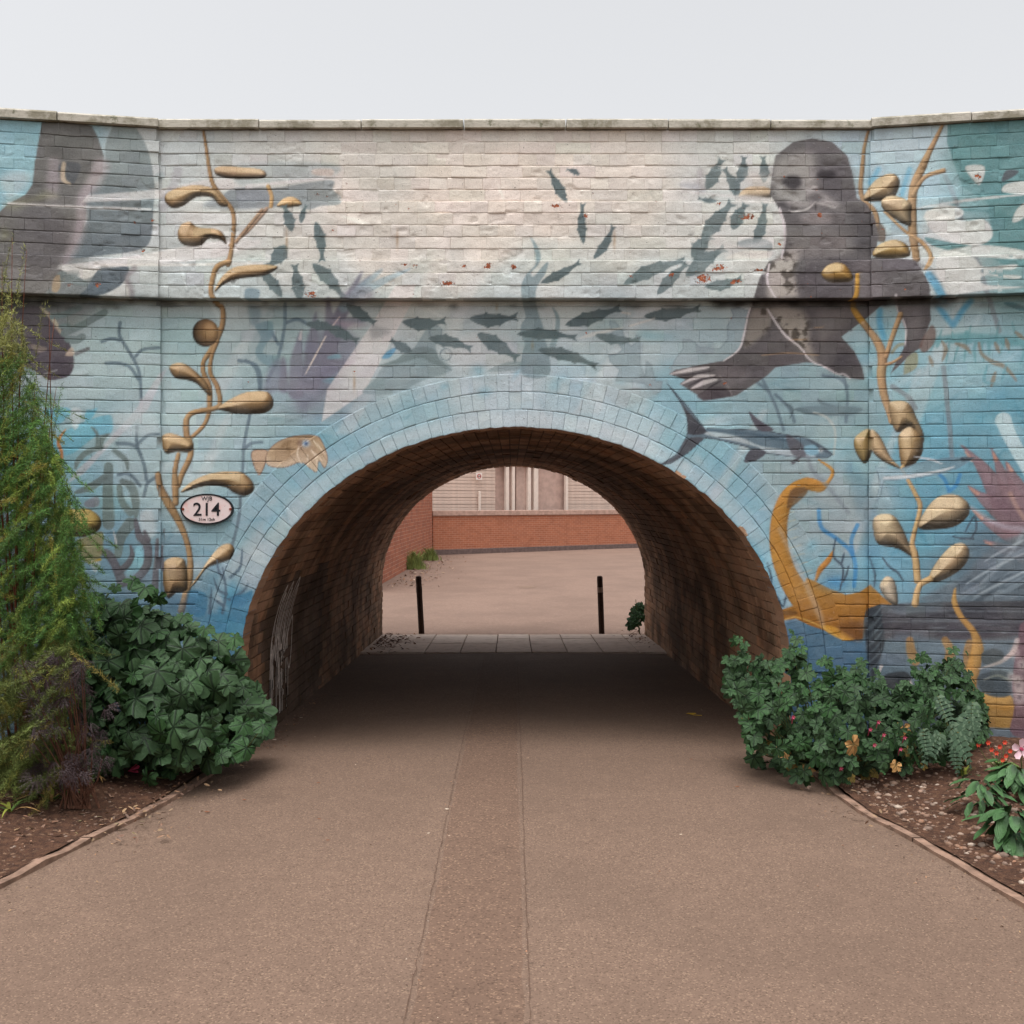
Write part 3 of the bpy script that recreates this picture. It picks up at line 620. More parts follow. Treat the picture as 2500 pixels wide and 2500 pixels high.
for s in ('e 1385,1340 1500,1345 1530,1420 1500,1520 1390,1500', 'e 1700,1380 1800,1360 1860,1330 1840,1420 1720,1460'): poly(s, (72, 128, 162), .7, 6)
blob(430, 1480, 50, 30, (80, 110, 140), .5); blob(330, 1420, 40, 30, (110, 125, 140), .6)
# cuttlefish
poly('f 38,340 60,298 160,300 150,385 115,470 92,482 60,420', (186, 160, 138), 1, 2.5, True, rim=((120, 95, 85), 4))
poly('f 148,392 160,310 230,240 330,200 450,185 530,195 562,232 592,300 606,370 580,432 540,380 522,462 470,432 405,390 300,425 200,425', (176, 150, 122), 1, 2.5, True, (202, 182, 160), (0, 1), rim=((120, 96, 84), 3))
poly('f 170,330 240,260 380,210 380,300 300,370 200,380', (168, 142, 112), .6, 8, spots=-30)
for s in ('f 400,240 380,330 410,400', 'f 480,300 520,360 525,450', 'f 480,300 570,380', 'f 455,330 460,420', 'f 500,230 590,330'): stroke(s, [3, 4, 2], (228, 212, 190), .8, 2); 
blob(600 + 440 * K, 1000 + 250 * K, 11, 9, (165, 200, 228), 1); blob(600 + 445 * K, 1000 + 250 * K, 5, 4.5, (60, 80, 120), 1); blob(600 + 400 * K, 1000 + 250 * K, 7, 12, (130, 100, 85), .7)

poly('c 1250,195 1932,255 2300,285 2700,290 2700,302 2250,298 1932,275 1400,222', (226, 220, 218), .6, 5, False)
poly('c 1480,545 1560,520 1700,600 1932,560 1932,585 1760,640 1640,690 1560,640', (216, 212, 210), .5, 8)
poly('c 1600,700 1740,640 1932,640 1932,690 1800,700', (226, 220, 214), .7, 6)
# --- kelp with floats, right
for s, w in (('d 800,-300 755,-120 742,20 728,180 752,270 830,350 850,460 810,600 760,700 710,800', [6, 9, 11, 12, 13, 12, 13, 14, 13, 11]), ('d 1330,-280 1240,-100 1185,20 1115,200 1112,500 1140,700', [8, 14, 20, 22, 22, 18]), ('d 1340,50 1200,100 1112,230', [12, 10, 12])): stroke(s, w, (160, 134, 104), 1, 2.5, .6)
poly('d 860,440 910,480 905,570 850,560', (112, 100, 92), .9, 4)
# grey seal
SEAL = (116, 113, 114)
poly('d 70,120 100,-60 230,-160 370,-190 520,-160 630,-60 665,60 700,250 780,300 840,420 862,540 840,640 800,690 1000,695 1130,712 1190,800 1238,900 1246,1150 1205,1260 1180,1350 1100,1400 1010,1490 950,1545 1000,1440 1045,1360 1065,1230 1000,1080 975,1000 930,1000 780,1130 585,1275 680,1380 740,1500 757,1592 650,1580 560,1550 400,1470 330,1462 100,1500 40,1560 -20,1600 c 1680,1710 1560,1730 1440,1746 1390,1700 1265,1622 1312,1590 1188,1550 1235,1518 1480,1470 1590,1450 1700,1370 1740,1250 1765,1130 1800,1030 d -20,850 50,720 140,690 172,560 160,440 110,300 60,230', SEAL, 1, 2.5, False, (98, 93, 95), (0, 1))
poly('d 90,0 330,-100 420,60 400,150 300,200 180,270 90,220', (158, 154, 152), .9, 18); poly('d 430,-60 620,0 690,240 560,270 420,190', (96, 92, 96), .7, 20)
for s, c, a in (('d 150,140 190,90 270,95 290,150 230,190', (62, 58, 62), .9), ('d 410,90 440,50 520,50 540,90 470,110', (58, 54, 58), .9), ('d 110,300 230,340 330,350 300,300 180,280', (58, 54, 58), .7)): poly(s, c, a, 8)
poly('d 180,275 290,210 380,165 420,200 560,290 540,325 400,285 330,330 240,330', (164, 159, 158), .85, 11); stroke('d 200,345 240,352 330,335 390,285', [2, 4, 5, 2], (206, 201, 199), .8, 3); poly('d 330,250 400,215 450,250 400,282', (64, 60, 62), .6, 9); stroke('d 395,290 398,330 400,350', [2, 4, 3], (58, 54, 56), .7, 4); stroke('d 390,285 460,300 545,325', [3, 6, 2], (190, 186, 184), .7, 3)
stroke('d 300,190 350,175 410,170', [3, 8, 3], (190, 184, 184), .7, 4); poly('d 280,385 380,350 500,370 510,420 430,445 320,430', (150, 144, 144), .9, 10)
poly('d 60,990 40,870 60,750 180,640 290,610 270,700 240,800 265,960 200,985', (186, 178, 172), .92, 12, spots=-72)
poly('d 45,1060 250,1060 340,1150 350,1300 380,1400 395,1465 300,1370 180,1260 100,1150', (164, 156, 147), .92, 14, spots=-62)
poly('c 1800,1060 1932,1050 1932,1200 1800,1330 1740,1330', (150, 142, 134), .85, 10, spots=-50)
poly('d 330,700 640,700 640,980 300,985', (88, 82, 88), .5, 20); poly('d 880,710 1120,715 1170,780 1000,780 880,770', (125, 120, 126), .6, 10)
for s, w in (('d 130,330 165,450 170,560 145,690', [5, 7, 6, 4]), ('d 55,740 40,870 100,985', [5, 6, 4]), ('d 38,1065 110,1180 180,1270 280,1350 340,1430 395,1472', [4, 5, 5, 5, 4, 3]), ('d 395,1472 470,1500 560,1550 600,1548 650,1582', [3, 5, 4, 5, 3]), ('d 988,965 1000,1080 1060,1200 1055,1340', [4, 4, 5, 2]), ('c 1795,1035 1765,1130 1742,1250 1700,1370 1590,1452', [4, 4, 5, 5, 2])): stroke(s, w, (222, 214, 216), .9, 1.8)
for s, c, a, q in (('d 200,500 420,470 640,540 600,680 330,690 200,620', (136, 131, 130), .75, 20), ('d 650,330 760,350 820,480 780,640 700,660 690,480', (76, 72, 76), .6, 22), ('d 420,1080 640,1060 700,1130 520,1260 420,1300', (126, 120, 118), .7, 18), ('d 1010,1030 1120,1000 1180,1100 1150,1250 1090,1230', (128, 122, 124), .7, 16), ('d 620,1350 700,1480 730,1560 640,1560 500,1500', (70, 66, 70), .6, 16), ('d 700,720 860,720 860,960 720,970', (124, 118, 120), .65, 16)): poly(s, c, a, q)
for i in range(70):
    x, y = rng.uniform(120, 700), rng.uniform(460, 1400)
    if x > 200 + (y > 900) * 250 and rng.random() < .8: continue
    blob(1860 + x * K, 400 + y * K, rng.uniform(2, 5), rng.uniform(2, 4), (66, 60, 62), rng.uniform(.4, .8))
for s, w in (('c 1200,1548 1340,1520 1480,1500', [3, 10, 4]), ('c 1280,1622 1400,1570 1520,1560', [3, 10, 4]), ('c 1350,1660 1450,1610 1540,1590', [4, 12, 4])): stroke(s, w, (196, 188, 188), .95, 3)
for s in ('c 1260,1565 1400,1545 1520,1520', 'c 1330,1640 1430,1590 1530,1575', 'c 1420,1700 1500,1640 1570,1600'): stroke(s, [2, 4, 2], (48, 42, 48), .8, 2.5)
poly('c 1400,1700 1560,1640 1640,1700 1560,1728 1440,1742', (66, 58, 64), .7, 6); poly('c 1540,1520 1680,1480 1780,1560 1640,1640', (118, 110, 114), .6, 14); stroke('c 1560,1560 1620,1640 1650,1700', 3, (140, 132, 134), .7, 2.5)
for s in ('d 0,1410 200,1395 420,1410', 'd 200,1300 340,1290', 'd 380,1210 460,1200'): stroke(s, [2, 4, 2], (190, 150, 110), .5, 2)
for s, w in (('d 705,820 700,950 672,1040 700,1110 770,1200', [11, 12, 14, 16, 17]),): stroke(s, w, (176, 136, 66), 1, 2.5, .5)
for s, w in (('d 750,1180 850,1310 890,1430 880,1560 900,1700 945,1840 955,1900', [14, 20, 24, 22, 20, 17, 14]), ('d 1022,1110 960,1280 915,1420', [14, 12, 12]), ('d 915,1480 970,1460 1030,1420', [8, 7, 5])): stroke(s, w, (168, 140, 108), 1, 2.5, .6)
poly('d 1045,1540 1060,1440 1120,1390 1150,1410 1140,1500 1060,1550', (150, 148, 120), .8, 4); poly('d 1160,1350 1200,1260 1250,1190 1282,1230 1270,1320 1200,1390', (128, 105, 98), .8, 5); stroke('d 960,1390 1000,1340 1040,1330', 8, (150, 146, 120), .8, 3)
for s, c in (('d 755,272 780,190 850,112 950,70 1012,110 1002,200 940,270', (158, 134, 102)), ('d 880,275 960,233 1092,282 1102,380 1095,460 1000,420 905,350', (168, 148, 118)), ('d 818,655 870,592 970,560 1060,590 1095,660 1050,692 850,692', (160, 128, 76)), ('d 442,820 470,760 540,730 620,750 672,835 640,870 500,872', (178, 140, 78)),
             ('h 935,-20 960,-60 1080,-50 1150,80 1192,180 1182,250 1100,130 1000,170 955,90', (166, 142, 108)), ('h 1005,230 1030,160 1100,130 1180,200 1185,310 1125,400 1035,425', (160, 132, 95)), ('h 678,250 700,190 795,145 812,300 762,400 700,330', (158, 136, 88)), ('h 800,150 870,195 950,350 1025,435 900,385 812,300', (186, 160, 126)),
             ('h 1150,865 1220,720 1310,640 1430,628 1522,690 1522,780 1420,862 1250,885', (172, 150, 120)), ('h 826,800 900,768 980,788 1040,880 1090,1000 1125,1095 1000,1025 860,992 822,900', (170, 150, 122)), ('h 1228,1245 1290,1120 1390,1010 1470,983 1522,1020 1522,1100 1450,1190 1300,1270', (165, 140, 108)), ('h 868,1310 900,1242 940,1230 985,1280 1002,1435 930,1412', (190, 176, 156))): bulb(s, c, 1, (226, 208, 176))
stroke('d 905,355 1060,500 1180,580 1245,680 1205,775', [5, 8, 11, 10, 7], (182, 152, 116), 1, 2.2, .6); stroke('d 1265,690 1240,740 1200,780', [3, 6, 5], (200, 172, 136), .9, 2)
for s, w in (('h 1075,515 1130,620 1168,720 1130,880 1108,990 1130,1080 1148,1260', [9, 11, 12, 11, 13, 17, 18]), ('h 1240,1248 1160,1300 1130,1430', [16, 14, 18]), ('h 1040,420 1030,440 1060,480', [9, 8, 6])): stroke(s, w, (180, 152, 112), 1, 2.3, .6)

# --- mackerel, their shadow fish
poly('g 1330,150 1310,0 c 1165,1610 1215,1660 1310,1770 1400,1880 1460,1960 g 1465,135 1600,140 1850,150 h 60,160 190,185 300,200 420,258 500,310 526,332 480,360 250,352 0,322 g 1740,272 1540,222 1450,212 1330,320 1200,400 1118,408 1240,330 1305,220', (98, 124, 142), 1, 2, False, rim=((52, 60, 74), 3))
poly('g 1460,185 1700,240 1850,280 h 0,310 250,345 400,350 300,310 0,270 g 1700,200 1480,160', (190, 208, 216), .75, 5); stroke('g 1350,150 1600,160 1860,190 h 100,215 260,240', [4, 6, 8, 7, 4], (66, 92, 112), .7, 4)
poly('c 1180,1625 1290,1780 1390,1890 1460,1980 1330,1990 1320,1880 1260,1740', (66, 66, 78), .9, 4); poly('g 1120,405 1250,335 1310,220 1440,210 1340,300 1230,375', (82, 84, 96), .9, 4)
poly('g 1845,150 1775,15 1850,75 1960,150', (92, 86, 100), .95, 2); poly('g 1795,290 1740,385 1830,375 1905,312', (84, 84, 98), .95, 2)
poly('h 180,185 240,210 300,260 330,340 240,340 200,280', (96, 92, 106), .8, 5); poly('h 310,275 400,262 420,320 340,340', (140, 185, 205), .8, 5); stroke('h 230,390 290,345', [9, 4], (90, 88, 100), .9, 2.5)
poly('h 330,210 430,255 526,332 440,300', (70, 88, 106), .8, 4)
for x, y in ((435, 300), (1490, 365)): blob(1860 + x * K, 1000 + y * K, 5.5, 5.5, (225, 232, 232), 1); blob(1860 + x * K, 1000 + y * K, 2.4, 2.4, (40, 50, 60), 1)
poly('h 835,420 1000,440 1150,390 1300,362 1500,345 1572,355 1450,432 1300,480 1100,512 900,525 870,640 840,690 870,540', (160, 192, 206), .82, 2.5, False, (96, 130, 148), (1, -.6), rim=((105, 125, 145), 3))
stroke('h 900,505 1100,490 1300,455 1420,420', [6, 8, 6, 3], (212, 218, 224), .8, 3); stroke('h 1120,345 1250,370 1330,400', [2, 6, 2], (200, 206, 214), .8, 2); poly('h 1470,350 1572,355 1480,385', (62, 78, 92), .8, 3)
poly('d 235,1810 400,1783 650,1788 745,1810 640,1852 400,1852', (94, 120, 130), .9, 3); poly('d 165,1758 240,1808 200,1885 215,1825', (90, 115, 126), .9, 3); poly('d 408,1728 470,1760 540,1785 440,1775', (90, 115, 126), .9, 3)
poly('h 260,-10 460,-80 760,-10 700,40 500,45', (120, 150, 162), .5, 8)
stroke('h 380,20 480,60 540,160 530,330', [4, 6, 6, 4], (188, 198, 190), .7, 3); poly('h 420,100 520,140 500,260 400,220', (160, 190, 190), .4, 12); stroke('h 340,350 380,460 480,560 640,760', [10, 10, 10, 8], (120, 135, 150), .6, 5)

# --- soot and painted-in ledge shadow under the ledge, dirt runs, ageing
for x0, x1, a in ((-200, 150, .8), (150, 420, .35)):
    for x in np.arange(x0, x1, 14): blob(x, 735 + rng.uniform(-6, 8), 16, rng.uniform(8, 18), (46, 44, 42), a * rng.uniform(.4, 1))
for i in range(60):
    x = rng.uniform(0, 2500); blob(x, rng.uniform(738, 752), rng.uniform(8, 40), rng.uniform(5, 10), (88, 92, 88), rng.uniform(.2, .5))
for x in np.arange(1740, 2340, 12): blob(x, 738 + (724 - 738) * smooth(2150, 2400, x) + rng.uniform(-3, 4), 14, rng.uniform(5, 10), (34, 32, 32), rng.uniform(.3, .8))  # grime band, darkened to deepen the shadow below the ledge
for x, y, l in ((865, 915, 40), (1213, 740, 20), (1300, 830, 25), (700, 560, 60), (1500, 560, 50), (970, 560, 50)): blob(x, y + l / 2, 3.5, l / 2, (150, 110, 70), .45)
canvas += (samp(NZ2, XX * 1.1, YY * 1.4) * 5)[..., None]
_mx, _mn = canvas.max(-1, keepdims=True), canvas.min(-1, keepdims=True); _ch = _mx - _mn
_cool = smooth(-4, 14, canvas[..., 2:3] - canvas[..., 0:1]); _lum = canvas @ np.array([.3, .55, .15])[:, None]
_k = 1 - _cool * (1 - (.62 + .38 * smooth(25, 80, _ch)))
canvas = (_lum + (canvas - _lum) * _k) * (1 - .02 * _cool)
canvas += ((samp(NZ, XX * 1.3 + 200, YY * 1.6) * 7 + samp(NZ3, XX * .9, YY * .9) * 7)[..., None]) * np.array([1.1, 1.0, .95])
canvas = np.clip(150 + (canvas - 150) * 1.10 + 5, 8, 250)

# wear map: flaked paint shows brick (1) and dark pits
wear = np.zeros((CH, CW))
def chip(x, y, rx, ry, k=1.0):
    w = window(np.array([(x - rx * 2, y - ry * 2), (x + rx * 2, y + ry * 2)]), 0)
    wear[w] = np.maximum(wear[w], k * np.exp(-(((XX[w] - x) / rx) ** 2 + ((YY[w] - y) / ry) ** 2)))
for s, rx, ry in (('c 355,310', 22, 7), ('c 1550,295', 11, 6), ('c 1770,390', 26, 10), ('c 1440,845', 26, 18), ('c 1550,770', 24, 12), ('c 1210,820', 10, 7), ('c 1680,870', 22, 9), ('c 575,385', 10, 8), ('c 1600,1620', 10, 6), ('b 1170,742', 9, 4), ('b 1610,755', 9, 6), ('b 1790,755', 14, 10), ('b 1250,750', 12, 5), ('a 715,890', 11, 9), ('a 990,430', 8, 6), ('a 1125,415', 9, 6), ('a 1055,640', 6, 6), ('d 425,380', 10, 9), ('d 130,590', 9, 6), ('d 1590,95', 14, 8), ('b 640,490', 7, 4), ('a 510,890', 9, 6), ('b 800,1530', 5, 4), ('c 40,760', 12, 10), ('c 900,830', 8, 5), ('c 1850,790', 20, 8), ('b 1480,880', 26, 8), ('b 480,960', 22, 12), ('c 575,1245', 4, 6), ('c 1050,1630', 5, 6)):
    x, y = P(s)[0]; chip(x, y, rx, ry)
for i in range(320):
    chip(rng.uniform(500, 2300), rng.uniform(420, 725) if rng.random() < .85 else rng.uniform(740, 1000), rng.uniform(3, 9), rng.uniform(2, 5), rng.uniform(.35, .8))
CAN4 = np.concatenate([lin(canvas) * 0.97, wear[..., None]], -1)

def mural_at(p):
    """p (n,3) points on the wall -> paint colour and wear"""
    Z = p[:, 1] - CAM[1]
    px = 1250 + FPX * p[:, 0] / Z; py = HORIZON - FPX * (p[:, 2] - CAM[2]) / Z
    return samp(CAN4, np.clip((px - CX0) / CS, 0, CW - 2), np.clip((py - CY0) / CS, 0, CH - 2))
# ------------------------------------------------------------------ bridge geometry
ACX, AA, AB, AZ = 0.02, 1.745, 1.55, 0.525         # arch centre x, half width, rise, springing height
TUN = 7.15                                          # tunnel length
BENDL, BENDR, WANG = -2.225, 2.26, R(10)            # where the wing walls start to splay towards the path
UL, UR = -5.2, 5.2
ZLEDGE = 2.875
def wallpt(u, off, wing=0.0):
    """point in plan at length u along the wall, off = distance proud of it"""
    u = np.asarray(u, float); off = np.asarray(off, float)
    c, s = math.cos(WANG), math.sin(WANG)
    x = np.where(u < BENDL, BENDL + (u - BENDL) * c + (off + wing) * s, np.where(u > BENDR, BENDR + (u - BENDR) * c - (off + wing) * s, u))
    y = np.where(u < BENDL, -(BENDL - u) * s - (off + wing) * c, np.where(u > BENDR, -(u - BENDR) * s - (off + wing) * c, -off))
    return x, y

def floor_z(y): return -0.0238 * np.clip(y, 0, TUN)

# --- materials
def paint_material():
    n = N('mural_paint'); p = n.pos()
    at = n.new('ShaderNodeAttribute', _attribute_name='paint'); c = at.outputs['Color']; wear_ = at.outputs['Alpha']
    f1 = n.noise(9, 5, .6, p); f2 = n.noise(120, 4, .65, p); f3 = n.noise(38, 6, .7, p)
    c = n.mix(n.step(f1, .4, .75, 0, .07), c, (.52, .50, .46, 1), 'MIX')
    c = n.mix(n.step(f2, .30, .55, .22, 0), c, (.35, .33, .30, 1), 'MULTIPLY')
    c = n.mix(n.step(f3, .60, .76, 0, .10), c, (.95, .93, .9, 1), 'MIX')
    f4 = n.noise(330, 3, .7, p); mp = n.new('ShaderNodeMapping'); n.set(mp, 'Vector', p); mp.inputs['Scale'].default_value = (14, 14, 120); f5 = n.noise(1, 4, .7, mp.outputs[0])
    c = n.mix(n.step(f4, .34, .60, .30, 0), c, (.42, .40, .37, 1), 'MULTIPLY'); c = n.mix(n.step(f5, .60, .78, 0, .28), c, (.30, .29, .27, 1), 'MULTIPLY'); c = n.mix(n.step(f5, .22, .36, .22, 0), c, (.92, .90, .87, 1))
    flake = n.step(n.math('ADD', n.noise(62, 5, .7, p), n.math('MULTIPLY', wear_, .42)), .80, .84)
    brick = n.ramp(n.noise(45, 3, .6, p), [(.3, col4(120, 62, 42)), (.6, col4(176, 100, 66)), (.8, col4(196, 150, 118))])
    c = n.mix(flake, c, brick)
    pit = n.step(n.math('ADD', n.noise(85, 3, .6, p), n.math('MULTIPLY', wear_, .12)), .70, .73)
    c = n.mix(n.math('MULTIPLY', pit, .8), c, (.05, .042, .035, 1))
    dots = n.math('MULTIPLY', n.step(n.voro(26, p), .05, .10, 1, 0), n.step(n.noise(3.2, 3, .6, p), .50, .60)); c = n.mix(n.math('MULTIPLY', dots, .75), c, (.07, .06, .05, 1))
    h = n.math('SUBTRACT', n.math('ADD', n.math('MULTIPLY', f2, .5), n.math('MULTIPLY', f3, .8)), n.math('ADD', n.math('MULTIPLY', flake, .5), n.math('MULTIPLY', pit, .8)))
    return n.out(c, .62, n.bump(n.math('ADD', h, n.math('MULTIPLY', f4, .4)), .75, .007))
M_PAINT = paint_material()

def brick_material(name, soot=1.0):
    n = N(name); p = n.pos(); a = n.attr('tone')
    f = n.noise(60, 5, .65, p); big = n.noise(1.6, 4, .6, p); g = n.noise(4.0, 5, .65, p)
    c = n.mix(n.step(f, .3, .7, .25, 0), a, (.02, .014, .01, 1))
    c = n.mix(n.step(big, .40, .58, 0, .7 * soot), c, col4(66, 52, 38))
    c = n.mix(n.step(g, .55, .72, 0, .55 * soot), c, col4(84, 74, 40))
    c = n.mix(n.step(n.noise(26, 4, .7, p), .62, .75, 0, .35), c, col4(150, 128, 108))
    return n.out(c, .85, n.bump(n.math('ADD', f, n.noise(200, 3, .6, p)), .5, .006))
M_LINING = brick_material('soffit_brick')
M_MORTAR = plain('sooty_mortar', (92, 76, 62), .9, .3, 20)
n = N('coping_stone'); p = n.pos(); c = n.mix(n.step(n.noise(7, 5, .7, p), .42, .62), col4(186, 180, 168), col4(138, 132, 116)); c = n.mix(n.step(n.noise(16, 5, .7, p), .58, .7, 0, .7), c, col4(84, 86, 58)); M_STONE = n.out(c, .9, n.bump(n.noise(60, 5, .7, p), .6, .01))
M_DARK = plain('ballast', (80, 74, 68), .95, .3, 20)

bridge = thing('railway_bridge', 'painted brick railway bridge with round arch and undersea mural of seal, kelp and fish', 'bridge')

RED = [(186, 146, 116), (180, 140, 112), (174, 136, 110), (190, 150, 120), (178, 144, 118), (184, 138, 106)]
def tone():
    c = np.array(RED[rng.integers(len(RED))], float) * rng.uniform(.92, 1.07); return np.append(lin(np.clip(c, 0, 255)) * .95, .3)
# --- one brick face as a displaced grid
RF = noise_field(1024, 20, 21, 3); RF2 = noise_field(1024, 80, 22, 3)
def axis(L, cell):
    e = 0.003; k = max(2, int(round((L - 4 * e) / cell)))
    return np.concatenate([[0, e], np.linspace(2.2 * e, L - 2.2 * e, k), [L - e, L]])
_fc = {}
def grid_faces(nu, nv):
    if (nu, nv) not in _fc:
        i = np.arange(nu - 1)[:, None]; j = np.arange(nv - 1)[None, :]; b = i * nv + j
        _fc[nu, nv] = np.stack([b, b + nv, b + nv + 1, b + 1], -1).reshape(-1, 4)
    return _fc[nu, nv]
def brick_grid(L, H, wu, wv, rough, cell=.0075, seedv=0.0):
    """local grid u,v and displacement d with worn arrises; wu,wv = where it sits for the shared noise"""
    u = axis(L, cell); v = axis(H, cell)
    Ug, Vg = np.meshgrid(u, v, indexing='ij')
    eu = np.minimum(Ug, L - Ug); ev = np.minimum(Vg, H - Vg)
    X, Y = (wu + Ug) * 1000, (wv + Vg) * 1000
    n1 = samp(RF, X * .45, Y * .6); n2 = samp(RF2, X * .5, Y * .5)
    er = .0036 + .0022 * n2
    kv, ku = rng.uniform(.25, 1.1) ** 1.4, rng.uniform(0, 1.0) ** 2.2
    d = -.0040 * kv * (1 - smooth(0, 1, ev / er)) - .0022 * ku * (1 - smooth(0, 1, eu / er))
    d += n1 * .0011 * rough + n2 * .0013 * rough - .004 * smooth(.35, .7, samp(RF, X * .2 + 300, Y * .3)) * (rough - .6)
    dz = n2 * .0022 * np.where(ev < .006, 1, .6); 
    return Ug, Vg, d, dz
def brick_arrays(p3, front_col, nu, nv, back, side_col=None):
    front_col = front_col * np.append(np.full(3, np.clip(rng.normal(1, .028), .9, 1.08)) * (1 + rng.normal(0, .010, 3)), 1)
    """front grid p3 (nu*nv,3), plus skirts pushed back by vector field back(p)->p"""
    idx = np.arange(nu * nv).reshape(nu, nv)
    loops = [idx[:, 0], idx[-1, :], idx[::-1, -1], idx[0, ::-1]]
    V = [p3]; C = [front_col]; Q = [grid_faces(nu, nv)]; n = len(p3)
    for k, lp in enumerate(loops):
        pts = p3[lp]; m = len(lp); V += [pts, back(pts)]
        cc = front_col[lp] if side_col is None or side_col[k] is None else np.broadcast_to(side_col[k], (m, 4))
        C += [cc, cc]
        i = np.arange(m - 1); Q.append(np.stack([n + i, n + m + i, n + m + i + 1, n + i + 1], -1)); n += 2 * m
    return np.concatenate(V), np.concatenate(Q), np.concatenate(C)

face_parts = []          # (area, visible, V, Q, C)
def lay_face(u0, u1, z0, h, off, rough, wing, reveal=0):
    gu, gv = max(.0002, rng.normal(.0005, .0010)), max(.0012, rng.normal(.0034, .0014)); L = u1 - u0 - gu; H = h - gv
    if L < .02: return
    cell = .0075 if (-3.5 < u0 < 3.6) else .03
    Ug, Vg, d, dz = brick_grid(L, H, u0 + 40, z0 + 40, rough, cell)
    d = d + rng.normal(0, .0006) * rough + (Ug / L - .5) * rng.normal(0, .0010) * rough + (Vg / H - .5) * rng.normal(0, .0014) * rough
    uu = (u0 + gu / 2 + Ug).ravel(); zz = (z0 + gv / 2 + Vg + dz).ravel(); dd = d.ravel()
    x, y = wallpt(uu, off + dd, wing)
    p = np.stack([x, y, zz], -1)
    um = (u0 + u1) / 2
    nx, ny = (math.sin(WANG), -math.cos(WANG)) if um < BENDL else ((-math.sin(WANG), -math.cos(WANG)) if um > BENDR else (0, -1))
    dep = .205 if reveal else .09
    back = lambda q: q - np.array([nx, ny, 0]) * dep
    sc_ = None if not reveal else [None, tone() if reveal > 0 else None, None, tone() if reveal < 0 else None]
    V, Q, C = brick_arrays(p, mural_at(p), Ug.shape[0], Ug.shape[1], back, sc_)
    cx, cy, cz = p.mean(0); Zc = cy + 6.5
    px = 1250 + FPX * cx / Zc; py = HORIZON - FPX * (cz - 1.6) / Zc
    vis = (30 < px < 2470) and (430 < py < 1500) and not (px < 240 and py > 700)
    face_parts.append((L * H / Zc ** 2 if vis else 0, V, Q, C))

def xextra(z):
    """half width of the ring's outside at height z, 0 above it"""
    if z < AZ: return AA + .002
    t = (z - AZ) / (AB + .30)
    return 0.0 if t >= 1 else (AA + .30) * math.sqrt(1 - t * t)
def course(panel, z0, h, off, rough, k, wing):
    a, b = panel
    stretch = (k % 2 == 0)
    L = .225 if stretch else .1125
    st = -6.0 + (.0 if stretch else .056) + rng.uniform(-.006, .006)
    u = st
    while u < b:
        w = L + rng.normal(0, .0025); u0, u1 = max(u, a), min(u + w, b); u += w
        if u1 - u0 < .03: continue
        zc = z0 + h * .5; lim = xextra(zc)
        if lim and off == 0 and a > -3 and b < 3:
            l, r_ = ACX - lim, ACX + lim
            if u0 > l and u1 < r_: continue
            rv = 0
            if u0 < l < u1: u1 = l; rv = 1 if zc < AZ else 0
            elif u0 < r_ < u1: u0 = r_; rv = -1 if zc < AZ else 0
            if u1 - u0 < .025 and not rv: continue
            lay_face(u0, u1, z0, h, off, rough, wing, rv); continue
        lay_face(u0, u1, z0, h, off, rough, wing)
CH_ = .0757
panels = [((UL, BENDL), .022), ((BENDL, BENDR), 0.0), ((BENDR, UR), .022)]
for pan, wing in panels:
    z = -.11; k = 0
    while z < ZLEDGE - .03:
        h = min(CH_, ZLEDGE - z); course(pan, z, h, 0.0, 1.0, k, wing); z += CH_; k += 1
    for (z0, z1, nc, off) in ((ZLEDGE, 3.115, 3, .088), (3.115, 3.49, 5, .068), (3.49, 3.94, 6, .054)):
        h = (z1 - z0) / nc
        for i in range(nc): course(pan, z0 + i * h, h, off, 1.9, k, wing); k += 1
# backing sheets (joints) of the wall
facade = None
def sheet(u0, u1, z0, z1, off, wing, cell=.03):
    nu = max(2, int((u1 - u0) / cell)); nv = max(2, int((z1 - z0) / cell))
    uu, zz = np.meshgrid(np.linspace(u0, u1, nu), np.linspace(z0, z1, nv), indexing='ij')
    off = off + .0032 + .0042 * samp(RF2, uu.ravel() * 260 + 500, zz.ravel() * 900)
    x, y = wallpt(uu.ravel(), off, wing); return np.stack([x, y, zz.ravel()], -1), nu, nv
mb = MB()
for (a, b), wing in panels:
    e = .0005
    if a > -3 and b < 3:
        # centre panel with the opening cut out: columns of quads above the ring line
        xs = np.linspace(a + e, b - e, 150)
        zz = np.array([0 if abs(x - ACX) > AA + .06 else (AZ + (AB + .06) * math.sqrt(max(0, 1 - ((x - ACX) / (AA + .06)) ** 2))) for x in xs])
        nv = 90; V = []
        for x, zb in zip(xs, zz):
            zl = np.linspace(max(zb, -.15), ZLEDGE, nv); V.append(np.stack([np.full(nv, x), np.full(nv, .0058) - .0042 * samp(RF2, np.full(nv, x * 260 + 500), zl * 900), zl], -1))
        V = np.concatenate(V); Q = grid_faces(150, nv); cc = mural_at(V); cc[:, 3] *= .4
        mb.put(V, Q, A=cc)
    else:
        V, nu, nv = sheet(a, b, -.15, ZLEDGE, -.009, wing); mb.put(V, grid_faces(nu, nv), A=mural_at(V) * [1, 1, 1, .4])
    for (z0, z1, off) in ((ZLEDGE + .001, 3.115, .0795), (3.1145, 3.49, .0595), (3.4895, 3.94, .0455)):
        V, nu, nv = sheet(a, b, z0, z1, off, wing); mb.put(V, grid_faces(nu, nv), A=mural_at(V) * [1, 1, 1, .4])
        # underside / set-back closing strips
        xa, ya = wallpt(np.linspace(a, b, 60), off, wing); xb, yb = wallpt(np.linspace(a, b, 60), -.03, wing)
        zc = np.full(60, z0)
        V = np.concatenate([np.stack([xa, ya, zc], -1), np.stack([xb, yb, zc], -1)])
        mb.put(V, [(i, i + 1, 61 + i, 60 + i) for i in range(59)], A=mural_at(V) * [.7, .7, .7, .2])
